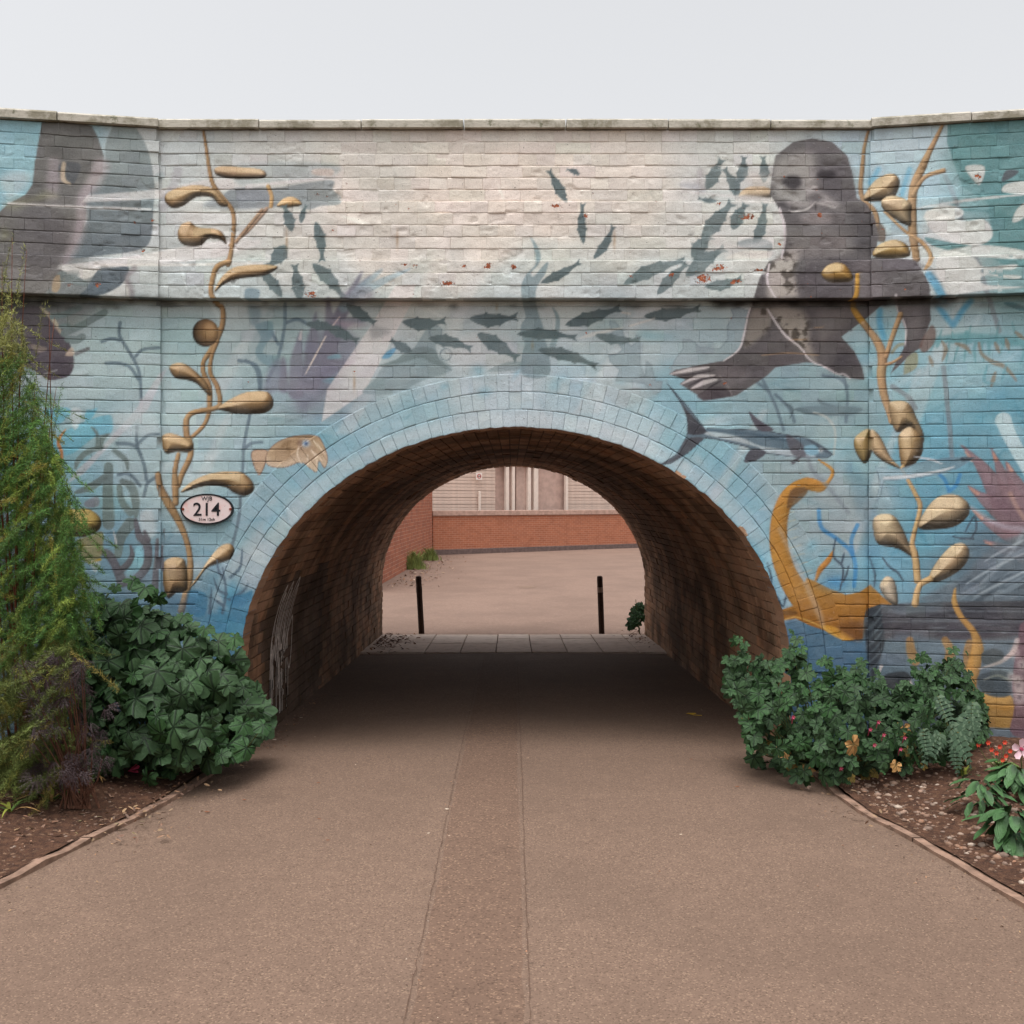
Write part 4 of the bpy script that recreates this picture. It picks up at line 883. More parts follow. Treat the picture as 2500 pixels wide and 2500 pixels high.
facade = add('facade_wall', mb.mesh('facade_wall', 'paint'), M_PAINT, bridge)
face_parts.sort(key=lambda t: -t[0])
for a_, V, Q, C in face_parts[:300]:
    c0 = V.mean(0); add('brick', mesh_np('brick', V - c0, Q, None, {'paint': C}), M_PAINT, facade, loc=c0)
mb = MB()
for a_, V, Q, C in face_parts[300:]: mb.put(V, Q, A=C)
tag(add('facade_brickwork', mb.mesh('facade_brickwork', 'paint', True), M_PAINT, bridge), kind='stuff')

# --- arch profile by arc length (left springing -> crown -> right springing)
th_ = np.linspace(math.pi, 0, 4000); ex = ACX + AA * np.cos(th_); ez = AZ + AB * np.sin(th_)
sl_ = np.concatenate([[0], np.cumsum(np.hypot(np.diff(ex), np.diff(ez)))]); ARC = sl_[-1]
def ellip(s, r):
    t = np.interp(s, sl_, th_); x = ACX + AA * np.cos(t); z = AZ + AB * np.sin(t)
    nx, nz = np.cos(t) / AA, np.sin(t) / AB; m = np.hypot(nx, nz); return x + nx / m * r, z + nz / m * r
M_VOUS = M_PAINT
ring = None
mb = MB()
for s0, s1 in ((0, ARC),):
    ss = np.linspace(0, ARC, 220); V = []
    for r in np.linspace(.012, .345, 14):
        x, z = ellip(ss, r); V.append(np.stack([x, np.full(220, .004), z], -1))
    V = np.concatenate(V); Q = grid_faces(14, 220)
    mb.put(V, Q, A=mural_at(V) * [1, 1, 1, .4])
ring = add('arch_ring', mb.mesh('arch_ring', 'paint'), M_PAINT, bridge)
for k in range(3):
    r0 = .113 * k; rmid = r0 + .056
    nb = int(round((ARC * (1 + rmid / 1.65)) / .0785)); ds = ARC / nb
    for i in range(nb):
        f = max(.0003, rng.normal(.0009, .0006)) / (1 + rmid / 1.65)
        L = ds - 2 * f; H = .113 - .0030
        Ug, Vg, d, dz = brick_grid(L * (1 + rmid / 1.65), H, i * .31 + 7, k * .77 + 3, .9)
        sN = i * ds + f + Ug / (1 + rmid / 1.65); rN = r0 + .0015 + Vg + dz
        if k == 0: rN = rN - .0 + samp(RF, (sN * 1000) * .35, np.zeros_like(sN) + 50) * .008 * (Vg < .03)
        x, z = ellip(sN.ravel(), rN.ravel())
        off = .0045 + d + rng.normal(0, .0012)
        p = np.stack([x, -off.ravel(), z], -1)
        C = mural_at(p); 
        if k == 0:
            q = (Vg.ravel() < .02 + .012 * samp(RF, sN.ravel() * 900, Vg.ravel() * 900)) & (rng.random() < .07)
            C = C.copy(); C[q] = tone()
        depth = .205 if k == 0 else .06
        V, Q, CC = brick_arrays(p, C, Ug.shape[0], Ug.shape[1], lambda t: t + np.array([0, depth, 0]), [tone() if k == 0 else None, None, None, None])
        c0 = V.mean(0); add('voussoir', mesh_np('voussoir', V - c0, Q, None, {'paint': CC}), M_PAINT, ring, loc=c0)

# --- tunnel lining: soffit and side walls
def prof(s):
    """lining profile by length: left foot up, round the arch, right foot down"""
    s = np.asarray(s, float); leg = AZ + .35
    x = np.where(s < leg, ACX - AA, np.where(s > leg + ARC, ACX + AA, 0.0)); z = np.where(s < leg, s - .35, np.where(s > leg + ARC, AZ - (s - leg - ARC), 0.0))
    a, b = ellip(np.clip(s - leg, 0, ARC), 0 * s); m = (s >= leg) & (s <= leg + ARC)
    nx = np.where(s < leg, -1.0, 1.0); nz = np.zeros_like(s)
    t = np.interp(np.clip(s - leg, 0, ARC), sl_, th_); n1, n2 = np.cos(t) / AA, np.sin(t) / AB; mm = np.hypot(n1, n2)
    return np.where(m, a, x), np.where(m, b, z), np.where(m, n1 / mm, nx), np.where(m, n2 / mm, nz)
PL = ARC + 2 * (AZ + .35)
ss = np.linspace(0, PL, 160); px_, pz_, nx_, nz_ = prof(ss)
V = np.concatenate([np.stack([px_ + nx_ * .010, np.full(160, y), pz_ + nz_ * .010], -1) for y in (.203, 3.5, TUN)])
Q = np.concatenate([grid_faces(3, 160)])
lining = add('tunnel_lining', mesh_np('tunnel_lining', V, Q), M_MORTAR, bridge)
lin_parts = []
nr = int(PL / .0755); ds = PL / nr
for i in range(nr):
    s0, s1 = i * ds + .004, (i + 1) * ds - .004; y = .208 if i % 2 == 0 else .208 - .117
    xx_, zz_, na, nb_ = prof(np.array([s0, (s0 + s1) / 2, s1]))
    if zz_.max() < -.25: continue
    while y < TUN - .02:
        L = .235 + rng.normal(0, .003); ya, yb = max(y, .206) + .004, min(y + L, TUN) - .004; y += L
        if yb - ya < .03: continue
        o = rng.normal(0, .0022); tl = rng.normal(0, .002)
        P8 = []
        for yy, e in ((ya, -tl), (yb, tl)):
            for q in (0, 1, 2):
                bul = -.0015 if q == 1 else 0
                P8.append((xx_[q] + na[q] * (o + e + bul), yy, zz_[q] + nb_[q] * (o + e + bul)))
        for yy in (ya, yb):
            for q in (0, 1, 2): P8.append((xx_[q] + na[q] * .03, yy, zz_[q] + nb_[q] * .03))
        Qs = [(0, 3, 4, 1), (1, 4, 5, 2), (0, 1, 7, 6), (1, 2, 8, 7), (3, 9, 10, 4), (4, 10, 11, 5), (0, 6, 9, 3), (2, 5, 11, 8)]
        tcol = tone(); cx = (xx_[1]); cz = zz_[1]
        # grey-brown overpaint that covers older writing on the left side wall
        if cx < -1.2 and .56 < (ya + yb) / 2 < 2.7 and cz < 1.0 + .12 * rng.random(): tcol = np.append(lin(np.array([122, 101, 87]) * rng.uniform(.95, 1.05)), 0)
        lin_parts.append((yb, np.array(P8), Qs, np.tile(tcol, (12, 1)), cz))
lin_parts.sort(key=lambda t: (t[0] - (1.5 if .35 < t[4] < 1.75 else 0)))
for yb, V, Qs, C, cz in lin_parts[:300]:
    c0 = V.mean(0); add('brick', mesh_np('soffit_brick', V - c0, Qs, None, {'tone': C}, False), M_LINING, lining, loc=c0)
mb = MB()
for yb, V, Qs, C, cz in lin_parts[300:]: mb.put(V, Qs, A=C)
tag(add('tunnel_brickwork', mb.mesh('tunnel_brickwork', 'tone'), M_LINING, bridge), kind='stuff')

# --- scribbled white paint with runs on the left side wall
def jamb(yy, z):
    t = np.clip((z - AZ) / AB, 0, .99); return ACX - AA * np.sqrt(1 - np.where(z > AZ, t, 0) ** 2) + .0055
gm = MB()
def ribbon(pts, w):
    pts = catmull(np.array(pts), 6); d = np.gradient(pts, axis=0); d /= np.linalg.norm(d, axis=1, keepdims=True) + 1e-9
    nrm = np.stack([-d[:, 1], d[:, 0]], -1) * (w / 2)
    A, B = pts + nrm, pts - nrm; n = len(pts)
    V = np.concatenate([np.stack([jamb(q[:, 0], q[:, 1]), q[:, 0], q[:, 1]], -1) for q in (A, B)])
    gm.put(V, [(i, i + 1, n + i + 1, n + i) for i in range(n - 1)])
scr = [(.78, .10), (.80, .5), (.92, .88), (1.0, .98), (.94, .7), (.95, .45), (1.05, .8), (1.16, 1.0), (1.18, .9), (1.08, .62), (1.14, .5), (1.26, .85), (1.36, 1.02), (1.40, .92), (1.28, .6), (1.2, .42), (1.32, .55), (1.46, .72), (1.5, .55), (1.42, .33), (1.33, .4)]
ribbon(scr, .020); ribbon([(a + .035, b - .05) for a, b in scr[2:15]], .015); ribbon([(.86, .15), (.9, .5), (1.0, .62), (1.1, .5), (1.22, .62)], .012)
for i in range(34):
    y0 = rng.uniform(.76, 1.42); z0 = rng.uniform(.3, .75); l = rng.uniform(.15, .5); ribbon([(y0, z0), (y0 + rng.uniform(-.006, .006), z0 - l * .5), (y0 + rng.uniform(-.008, .008), max(.04, z0 - l))], rng.uniform(.009, .018))
graf = add('graffiti', gm.mesh('graffiti'), plain('white_spray', (214, 204, 196), .7, .15, 40), bridge)
tag(graf, 'white scribbled spray paint with long drips')

# --- coping, deck, rear face
for (a, b), wing in panels:
    n = max(1, int(round((b - a) / .6))); w = (b - a) / n
    for i in range(n):
        u = np.array([a + i * w + .004, a + (i + 1) * w - .004])
        xo, yo = wallpt(u, .09 + rng.uniform(-.004, .004), wing); xi, yi = wallpt(u, -.36, wing); V = []
        zt = 4.0 + rng.uniform(-.004, .004)
        bx, by = wallpt(u, .078, wing)
        V = [(xo[0], yo[0], 3.945), (xo[1], yo[1], 3.945), (xi[1], yi[1], 3.945), (xi[0], yi[0], 3.945), (xo[0], yo[0], zt - .012), (xo[1], yo[1], zt - .012), (xi[1], yi[1], zt), (xi[0], yi[0], zt), (bx[0], by[0], zt), (bx[1], by[1], zt)]
        add('coping_stone', mesh_np('coping_stone', V, [(0, 1, 5, 4), (4, 5, 9, 8), (8, 9, 6, 7), (0, 3, 2, 1), (1, 2, 6, 5), (0, 4, 7, 3), (2, 3, 7, 6)], [(5, 6, 9), (4, 8, 7)], None, False), M_STONE, bridge)
mb = MB()
mb.box(-5.0, 5.0, .12, TUN - .12, 2.45, 3.35)
add('deck', mb.mesh('deck'), M_DARK, bridge)
mb = MB()
mb.box(-5.0, ACX - AA - .02, TUN - .3, TUN + .003, -.3, 3.3).box(ACX + AA + .02, 5.0, TUN - .3, TUN + .003, -.3, 3.3).box(ACX - AA - .019, ACX + AA + .019, TUN - .3, TUN + .002, AZ + AB + .02, 3.3)
mb.box(-5.0, ACX - AA - .12, .13, TUN - .31, -.3, 2.44).box(ACX + AA + .12, 5.0, .13, TUN - .31, -.3, 2.44)
add('abutment', mb.mesh('abutment'), M_MORTAR, bridge)

# --- bridge number plate
def text_mesh(txt, size, align='CENTER', ext=.0012, bold=0.0):
    cu = bpy.data.curves.new('lettering', 'FONT'); cu.body = txt; cu.size = size; cu.align_x = align; cu.align_y = 'CENTER'; cu.extrude = ext; cu.offset = bold
    o = bpy.data.objects.new('lettering_tmp', cu); COL.objects.link(o)
    dg = bpy.context.evaluated_depsgraph_get(); me = bpy.data.meshes.new_from_object(o.evaluated_get(dg))
    bpy.data.objects.remove(o); bpy.data.curves.remove(cu)
    co = np.array([v.co[:] for v in me.vertices]); mid = (co.min(0) + co.max(0)) / 2; mid[2] = 0
    me.transform(Matrix.Translation(-Vector(mid))); return me
plate = thing('bridge_number_plate', 'oval pinkish-white enamel plate numbered 214 fixed to the mural wall', 'sign', ((507 - 1250) / 385, -.012, 1.6 - (1243 - 1226) / 385))
def oval(a, b, y0, y1, n=48, hole=None):
    t = np.linspace(0, 2 * math.pi, n, endpoint=False); mb = MB()
    if hole is None:
        V = [(a * math.cos(q), y0, b * math.sin(q)) for q in t] + [(a * math.cos(q), y1, b * math.sin(q)) for q in t] + [(0, y0, 0)]
        return mb.put(V, [(i, (i + 1) % n, n + (i + 1) % n, n + i) for i in range(n)], [(2 * n, (i + 1) % n, i) for i in range(n)])
    V = [(k * math.cos(q), y, m * math.sin(q)) for (k, m, y) in ((a, b, y1), (a, b, y0), (hole[0], hole[1], y0), (hole[0], hole[1], y1)) for q in t]
    return mb.put(V, [(j * n + i, j * n + (i + 1) % n, (j + 1) * n + (i + 1) % n, (j + 1) * n + i) for j in range(3) for i in range(n)])
nn = N('plate_enamel'); pp = nn.coord(); rust = nn.step(nn.math('ADD', nn.noise(14, 5, .7, pp), nn.step(nn.new('ShaderNodeVectorMath', _operation='LENGTH', i0=pp).outputs['Value'], .1, .19, 0, .16)), .72, .80)
cpl = nn.mix(nn.step(nn.noise(20, 4, .6, pp), .5, .72, 0, .4), col4(226, 206, 204), col4(226, 150, 140)); cpl = nn.mix(rust, cpl, col4(120, 58, 44)); nn.out(cpl, .4)
add('plate', oval(.160, .091, -.006, .0).mesh('plate'), nn.m, plate)
M_BLK = plain('black_enamel', (34, 34, 38), .45, .2, 60)
add('rim', oval(.167, .098, -.0085, .012, 48, (.157, .088)).mesh('rim'), M_BLK, plate)
for txt, size, z, b in (('WJB', .037, .0635, 0), ('214', .118, .000, .0008), ('31m 12ch', .026, -.064, 0)):
    add('lettering', text_mesh(txt, size, bold=b), M_BLK, plate, loc=(0, -.0075, z), rot=(R(90), 0, 0))
M_RUST = plain('rusty_bolt', (128, 62, 46), .8, .3, 80)
for sx in (-1, 1): add('bolt', oval(.008, .008, -.011, -.002, 10).mesh('bolt'), M_RUST, plate, loc=(sx * .150, -.0, 0))
# ------------------------------------------------------------------ ground, path, beds, road
def asphalt(name, base, light, dark, sc_=1.0, patch=.35):
    n = N(name); p = n.pos()
    v = n.voro(170 * sc_, p, 'Color'); f = n.noise(260 * sc_, 3, .6, p); big = n.noise(.9, 5, .6, p); mid = n.noise(7, 5, .65, p); st = n.noise(2.6, 6, .72, p)
    sep = n.new('ShaderNodeSeparateColor'); n.set(sep, 'Color', v)
    c = n.ramp(sep.outputs[0], [(0, dark), (.25, base), (.85, base), (1, light)]); c = n.mix(.2, c, base)
    c = n.mix(n.step(big, .35, .68, 0, patch), c, tuple(x * .62 for x in base[:3]) + (1,))
    c = n.mix(n.step(mid, .5, .75, 0, .4), c, tuple(min(1, x * 1.25) for x in base[:3]) + (1,))
    c = n.mix(n.step(st, .56, .72, 0, .35), c, tuple(x * .66 for x in base[:3]) + (1,))
    sp = n.step(n.voro(55 * sc_, p), .05, .09, 1, 0); c = n.mix(n.math('MULTIPLY', sp, n.step(n.noise(22, 2, .5, p), .6, .66)), c, col4(205, 192, 172))
    h = n.math('ADD', n.math('MULTIPLY', f, .6), sep.outputs[1])
    return n.out(c, .9, n.bump(h, .3, .004))
M_PATH = asphalt('path_asphalt', col4(110, 90, 77), col4(146, 122, 104), col4(76, 60, 50))
M_TRENCH = asphalt('trench_asphalt', col4(104, 83, 70), col4(142, 116, 96), col4(70, 54, 45), .8, .2)
M_ROAD = asphalt('road_asphalt', col4(122, 100, 88), col4(142, 120, 108), col4(104, 84, 74), .35, .45)
def soil_material():
    n = N('bed_soil'); p = n.pos()
    a = n.noise(26, 6, .7, p); b = n.noise(120, 4, .65, p); v = n.voro(60, p, 'Color'); sep = n.new('ShaderNodeSeparateColor'); n.set(sep, 'Color', v)
    c = n.ramp(a, [(.3, col4(46, 30, 23)), (.5, col4(78, 53, 40)), (.7, col4(104, 74, 56))])
    c = n.mix(n.step(b, .5, .75, 0, .6), c, col4(128, 98, 78)); c = n.mix(n.step(sep.outputs[0], .95, .97, 0, .5), c, col4(150, 122, 100))
    return n.out(c, .95, n.bump(n.math('ADD', a, n.math('MULTIPLY', b, .6)), .9, .02))
M_SOIL = soil_material()
n = N('open_ground'); p = n.pos(); M_GROUND = n.out(n.ramp(n.noise(2, 6, .65, p), [(.3, col4(70, 62, 46)), (.7, col4(96, 88, 64))]), .95)

g = add('ground', mesh_np('ground', [(-400, -400, -.42), (400, -400, -.42), (400, 900, -.42), (-400, 900, -.42)], [(0, 1, 2, 3)]), M_GROUND); tag(g, kind='structure')
# path edges (x by y)
EY = np.array([-14, -6, -3.4, -2.5, -1.84, -1.46, -1.23, -.9, -.6, -.3, 0.0])
EL = np.array([-2.9, -2.7, -2.4, -2.2, -2.05, -1.95, -1.88, -1.82, -1.78, -1.76, -1.74])
ER = np.array([2.75, 2.5, 2.2, 2.05, 1.94, 1.87, 1.80, 1.775, 1.77, 1.765, 1.76])
def edge_l(y): return np.interp(y, EY, EL)
def edge_r(y): return np.interp(y, EY, ER)
ys = np.unique(np.concatenate([np.linspace(-14, -4, 12), np.linspace(-4, 0, 60), np.linspace(0, 5.19, 50)]))
RFg = noise_field(1024, 60, 31, 4)
V = []; nx = 60
for y in ys:
    a = edge_l(y) if y <= 0 else ACX - AA + .0; b = edge_r(y) if y <= 0 else ACX + AA
    x = np.linspace(a - .02, b + .02, nx)
    z = floor_z(y) + samp(RFg, x * 60, np.full(nx, y * 60)) * .006 - .012 * np.abs(x / 1.9) ** 2
    V.append(np.stack([x, np.full(nx, y), z], -1))
path = add('path', mesh_np('path', np.concatenate(V), grid_faces(len(ys), nx)[:, ::-1]), M_PATH); tag(path, kind='structure')
def path_z(x, y): return floor_z(y) + samp(RFg, np.asarray(x) * 60, np.asarray(y) * 60) * .006 - .012 * np.abs(np.asarray(x) / 1.9) ** 2
# trench patch down the middle, uneven edges
ys2 = np.linspace(-9, 5.17, 300); V = []; nw = 8
for y in ys2:
    a = -.33 + .012 * samp(RFg, np.array([y * 90]), np.array([10.])) [0] + 0.003 * math.sin(y * 23); b = .055 + .010 * samp(RFg, np.array([y * 110]), np.array([80.]))[0] + .003 * math.sin(y * 19)
    x = np.linspace(a, b, nw); e = np.minimum(x - a, b - x)
    V.append(np.stack([x, np.full(nw, y), path_z(x, np.full(nw, y)) + .004 - .006 * (e < .004)], -1))
tr = add('path_patch', mesh_np('path_patch', np.concatenate(V), grid_faces(300, nw)[:, ::-1]), M_TRENCH); tag(tr, kind='structure')
# cracks across the patch and along its edges
cm = MB()
def crack(pts, w):
    pts = catmull(np.array(pts, float), 8); pts = pts + rng.normal(0, .0025, pts.shape); n_ = len(pts)
    d = np.gradient(pts, axis=0); d /= np.linalg.norm(d, axis=1, keepdims=True) + 1e-9; nr_ = np.stack([-d[:, 1], d[:, 0]], -1) * (w * rng.uniform(.3, 1.0, n_)[:, None] / 2)
    V = np.concatenate([np.stack([q[:, 0], q[:, 1], path_z(q[:, 0], q[:, 1]) + .0075], -1) for q in (pts + nr_, pts - nr_)])
    cm.put(V, [(i, n_ + i, n_ + i + 1, i + 1) for i in range(n_ - 1)])
for y in (): crack([(-.33, y - .02), (-.2, y), (-.05, y + .02), (.05, y + .015)], .008)
for k in range(16):
    y = -3.4 + k * .5; crack([(-.331, y), (-.33, y + .25), (-.331, y + .5)], .0035); crack([(.056, y), (.057, y + .25), (.056, y + .5)], .0035)
tag(add('path_cracks', cm.mesh('path_cracks'), plain('crack_dirt', (86, 66, 55), .95)), kind='structure')
# beds: raised soil either side, running up to the walls
def bed(side):
    ys_ = np.concatenate([np.linspace(-14, -4, 10), np.linspace(-3.9, .35, 110)]); xs_ = np.concatenate([[0, .03], np.linspace(.07, 2.2, 60), np.linspace(2.3, 6, 10)]); V = []
    for y in ys_:
        e = edge_l(min(y, 0)) if side < 0 else edge_r(min(y, 0))
        x = e + side * (.040 + xs_); yy = np.full(len(xs_), y)
        z = .012 + .10 * smooth(0, 1.2, xs_) + .03 * smooth(-1.5, 0, y) + samp(RFg, x * 70 + 300, yy * 70) * .03 * smooth(0, .2, xs_) + samp(RF, x * 400, yy * 400) * .008
        V.append(np.stack([x, yy, z], -1))
    q = grid_faces(len(ys_), len(xs_)); q = q[:, ::-1] if side > 0 else q
    o = add('planting_bed', mesh_np('planting_bed', np.concatenate(V), q), M_SOIL); tag(o, kind='structure')
    return o
bed(-1); bed(1)
def bed_z(x, y, side):
    e = edge_l(min(y, 0)) if side < 0 else edge_r(min(y, 0)); q = max(0.0, side * (x - e) - .055)
    return .012 + .10 * smooth(0, 1.2, q) + .03 * smooth(-1.5, 0, y) + samp(RFg, np.array([x * 70 + 300.]), np.array([y * 70.]))[0] * .03 * smooth(0, .2, q)
# edging strips
M_EDGE = plain('concrete_edging', (128, 103, 88), .95, .35, 14, 0, .5)
def edging(side):
    f = edge_l if side < 0 else edge_r; lens = .92; y = -9.0
    while y < -.35:
        y1 = min(y + lens, -.3); yy = np.linspace(y + .004, y1 - .004, 7); x0 = f(yy); mb = MB(); w = .05
        xa, xb = (x0 - w, x0 + .004) if side < 0 else (x0 - .004, x0 + w); h = .010 + rng.uniform(-.008, .006)
        wob = rng.normal(0, .004, 7); x0 = x0 + rng.normal(0, .004, 7)
        V = np.concatenate([np.stack([xa, yy, np.full(7, -.1)], -1), np.stack([xa, yy, h + wob], -1), np.stack([xb, yy, h + wob], -1), np.stack([xb, yy, np.full(7, -.1)], -1)])
        mb.put(V, np.concatenate([grid_faces(4, 7)]), None); o = add('kerb', mb.mesh('kerb'), M_EDGE, EDGE)
        y = y1
EDGE = add('path_edging', None); tag(EDGE, kind='structure')
edging(-1); edging(1)
# threshold slabs at the far mouth
thr = add('paved_threshold', None); tag(thr, kind='structure')
slabm = []
nS = N('paving_slab'); pS = nS.pos(); ob = nS.new('ShaderNodeObjectInfo').outputs['Random']
cS = nS.mix(ob, col4(186, 166, 154), col4(206, 188, 176)); cS = nS.mix(nS.step(nS.noise(9, 5, .65, pS), .45, .7, 0, .45), cS, col4(140, 118, 104)); nS.out(cS, .85, nS.bump(nS.noise(150, 4, .6, pS), .3, .004)); M_SLAB = nS.m
mb = MB().bbox(-.2, .2, -.45, .45, -.06, 0, .006); slab_a = mb.mesh('paving_slab'); slab_a.materials.append(M_SLAB)
mb = MB().bbox(-.2, .2, -.255, .255, -.06, 0, .006); slab_b = mb.mesh('paving_slab'); slab_b.materials.append(M_SLAB)
for i in range(9):
    x = ACX - 1.64 + i * .41
    for yc, me in ((5.65, slab_a), (6.36, slab_b), (6.875, slab_b)):
        add('paving_slab', me, None, thr, loc=(x, yc, float(floor_z(yc)) + .012 + rng.uniform(-.003, .003)), rot=(-.0238 + rng.normal(0, .003), rng.normal(0, .004), rng.normal(0, .004)))
mb = MB().box(ACX - AA, ACX + AA, 5.17, 7.14, -.42, -.175); add('slab_bedding', mb.mesh('slab_bedding'), M_MORTAR, thr)
mb = MB()
for i in range(4): add('kerb', MB().bbox(ACX - 1.8 + i * .9, ACX - .908 + i * .9, 7.145, 7.27, -.4, -.168, .012).mesh('kerb'), M_EDGE, thr)
# road beyond
V = []; ysr = np.linspace(7.2, 46, 60); 
for y in ysr: 
    x = np.linspace(-30, 30, 40); V.append(np.stack([x, np.full(40, y), -.235 + samp(RFg, x * 12, np.full(40, y * 12)) * .02 * smooth(7.2, 9, y)], -1))
tag(add('road', mesh_np('road', np.concatenate(V), grid_faces(60, 40)[:, ::-1]), M_ROAD), kind='structure')
# drain grate set in the gutter, repair patch in the road
gr = thing('drain_grate', 'dark iron drain grate in the road at the foot of the paved threshold', 'drain', (0.02, 7.43, -.228))
M_IRON = plain('drain_iron', (52, 42, 38), .7, .3, 60)
add('frame', MB().box(-.26, .26, -.11, -.09, -.01, .02).box(-.26, .26, .09, .11, -.01, .02).box(-.26, -.24, -.09, .09, -.01, .02).box(.24, .26, -.09, .09, -.01, .02).mesh('frame'), M_IRON, gr)
for i in range(9): add('bar', MB().box(-.22 + i * .052, -.195 + i * .052, -.09, .09, -.006, .014).mesh('bar'), M_IRON, gr)
V = []
for t in np.linspace(0, 6.28, 20, endpoint=False):
    x_, y_ = .32 + .2 * math.cos(t) * (1 + .25 * math.sin(3 * t)), 15.6 + .35 * math.sin(t) * (1 + .2 * math.cos(2 * t)); V.append((x_, y_, -.235 + float(samp(RFg, np.array([x_ * 12]), np.array([y_ * 12]))[0]) * .02 + .006))
pm = bpy.data.meshes.new('road_patch'); pm.from_pydata(V, [], [tuple(range(20))]); tag(add('road_patch', pm, plain('damp_patch', (116, 95, 82), .9)), kind='structure')
# ------------------------------------------------------------------ bollards and the yard beyond the tunnel
M_POST = plain('dark_timber', (62, 44, 36), .8, .3, 30); M_BAND = plain('reflective_band', (150, 128, 116), .5, .1)
def bollard(x, y, tilt, label):
    t = thing('bollard', label, 'bollard', (x, y, -.235), 'bollards closing the far mouth'); t.rotation_euler = (0, tilt, 0)
    n = 8; a = np.linspace(0, 2 * math.pi, n, endpoint=False) + math.pi / 8; mb = MB()
    prof_ = [(.040, -.1), (.040, .81), (.036, .835), (.018, .842)]
    V = [(r * math.cos(q), r * math.sin(q), z) for r, z in prof_ for q in a]
    mb.put(V, [(j * n + i, j * n + (i + 1) % n, (j + 1) * n + (i + 1) % n, (j + 1) * n + i) for j in range(3) for i in range(n)]); mb.put([V[3 * n + i] for i in range(n)] , None, [(0, i, i + 1) for i in range(1, n - 1)])
    add('post', mb.mesh('post'), M_POST, t)
    mb = MB(); V = [(0.0425 * math.cos(q), 0.0425 * math.sin(q), z) for z in (.62, .69) for q in a]; mb.put(V, [(i, (i + 1) % n, n + (i + 1) % n, n + i) for i in range(n)])
    add('band', mb.mesh('band'), M_BAND if label.startswith('dark wooden bollard with') else M_POST, t)
    return t
bollard(-1.215, 7.32, R(-3.2), 'dark wooden bollard leaning on the weedy brick wall side of the tunnel mouth')
bollard(1.212, 7.32, R(-2.0), 'dark wooden bollard with a pale band on the ivy side of the tunnel mouth')

def brick_tex(name, c1, c2, mortar, scale=1.0, mott=.4):
    n = N(name); tc = n.coord('UV' if False else 'Object')
    b = n.new('ShaderNodeTexBrick', _offset=.5, Scale=1.0); n.set(b, 'Vector', tc); n.set(b, 'Color1', c1); n.set(b, 'Color2', c2); n.set(b, 'Mortar', mortar)
    b.inputs['Mortar Size'].default_value = .006; b.inputs['Brick Width'].default_value = .225 * scale; b.inputs['Row Height'].default_value = .075 * scale; b.inputs['Bias'].default_value = .1
    f = n.noise(3, 6, .7, tc); c = n.mix(n.step(f, .45, .7, 0, mott), b.outputs['Color'], tuple(x * .6 for x in c1[:3]) + (1,))
    c = n.mix(n.step(n.noise(14, 4, .7, tc), .6, .75, 0, mott), c, col4(190, 158, 134))
    return n.out(c, .9, n.bump(b.outputs['Fac'], -.4, .01))
M_RB = brick_tex('red_wall_brick', col4(172, 106, 78), col4(156, 96, 72), col4(182, 140, 118), 1.0, .4)
M_OB = brick_tex('old_wall_brick', col4(178, 108, 80), col4(150, 92, 74), col4(186, 150, 128), 1.3, .75)
def panel(name, p0, p1, z0, z1, th, mat, parent=None):
    """upright slab between two plan points whose object axes run along it (x along, y up)"""
    d = Vector((p1[0] - p0[0], p1[1] - p0[1], 0)); L = d.length; d.normalize(); nrm = Vector((d.y, -d.x, 0))
    o = add(name, MB().bbox(0, L, 0, z1 - z0, -th, 0, .01).mesh(name), mat, parent)
    o.matrix_basis = Matrix(((d.x, 0, nrm.x, p0[0]), (d.y, 0, nrm.y, p0[1]), (0, 1, 0, z0), (0, 0, 0, 1)))
    return o
# low red wall in front of a cream boarded building, running slightly away to the right
def Y_at(x): return 29.2 + (x + 2.8) * .70
A0, B0 = (-2.75, Y_at(-2.75)), (14, Y_at(14))
low = thing('boundary_wall', 'low red brick wall with grey plinth and stone coping in front of the cream boarded building', 'wall', (0, Y_at(0), -.25))
def place(o, parent): 
    o.parent = parent; o.matrix_basis = Matrix.Translation(-parent.location) @ o.matrix_basis
for o in (panel('wall', A0, B0, -.25, 1.12, .22, M_RB), panel('plinth', (A0[0] + .02, A0[1] - .05), (B0[0], B0[1] - .05), -.25, -.06, .06, plain('grey_plinth', (104, 88, 84), .9, .2, 8)), panel('coping', (A0[0], A0[1] - .05), (B0[0], B0[1] - .05), 1.122, 1.30, .32, plain('coping_concrete', (176, 146, 132), .9, .2, 6))): place(o, low)
old = thing('old_brick_wall', 'tall weathered mottled red brick wall beside the road with weeds at its foot', 'wall', (-2.8, 16, -.25))
for o in (panel('wall', (-2.95, 14.2), (-2.78, 29.3), -.25, 3.2, .3, M_OB), panel('coping', (-2.99, 14.2), (-2.74, 29.3), 3.205, 3.3, .4, M_STONE)): place(o, old)
# the building: boards, pilasters, door
bl = thing('boarded_building', 'cream horizontally boarded building with tall door surround behind the low red wall', 'building', (0, Y_at(0) + 1.2, -.25))
M_CREAM = plain('cream_boards', (206, 184, 170), .8, .1, 5); M_PIL = plain('white_trim', (222, 206, 194), .7, .06, 5); M_PINK = plain('pinkish_render', (194, 166, 154), .9, .12, 4); M_DOOR = plain('grey_door', (186, 160, 148), .7, .1, 6)
def ln(x, k=1.25): return (x, Y_at(x) + k)
place(panel('rear_wall', ln(-8, 1.5), ln(14, 1.5), -.25, 4.2, .2, M_PINK), bl)
for (xa, xb) in ((-8, -.62), (2.15, 14)):
    for i in range(26):
        z = .9 + i * .125
        if z > 4.1: break
        place(panel('board', ln(xa, 1.27 - .01 * (i % 2)), ln(xb, 1.27 - .01 * (i % 2)), z, z + .117, .03, M_CREAM), bl)
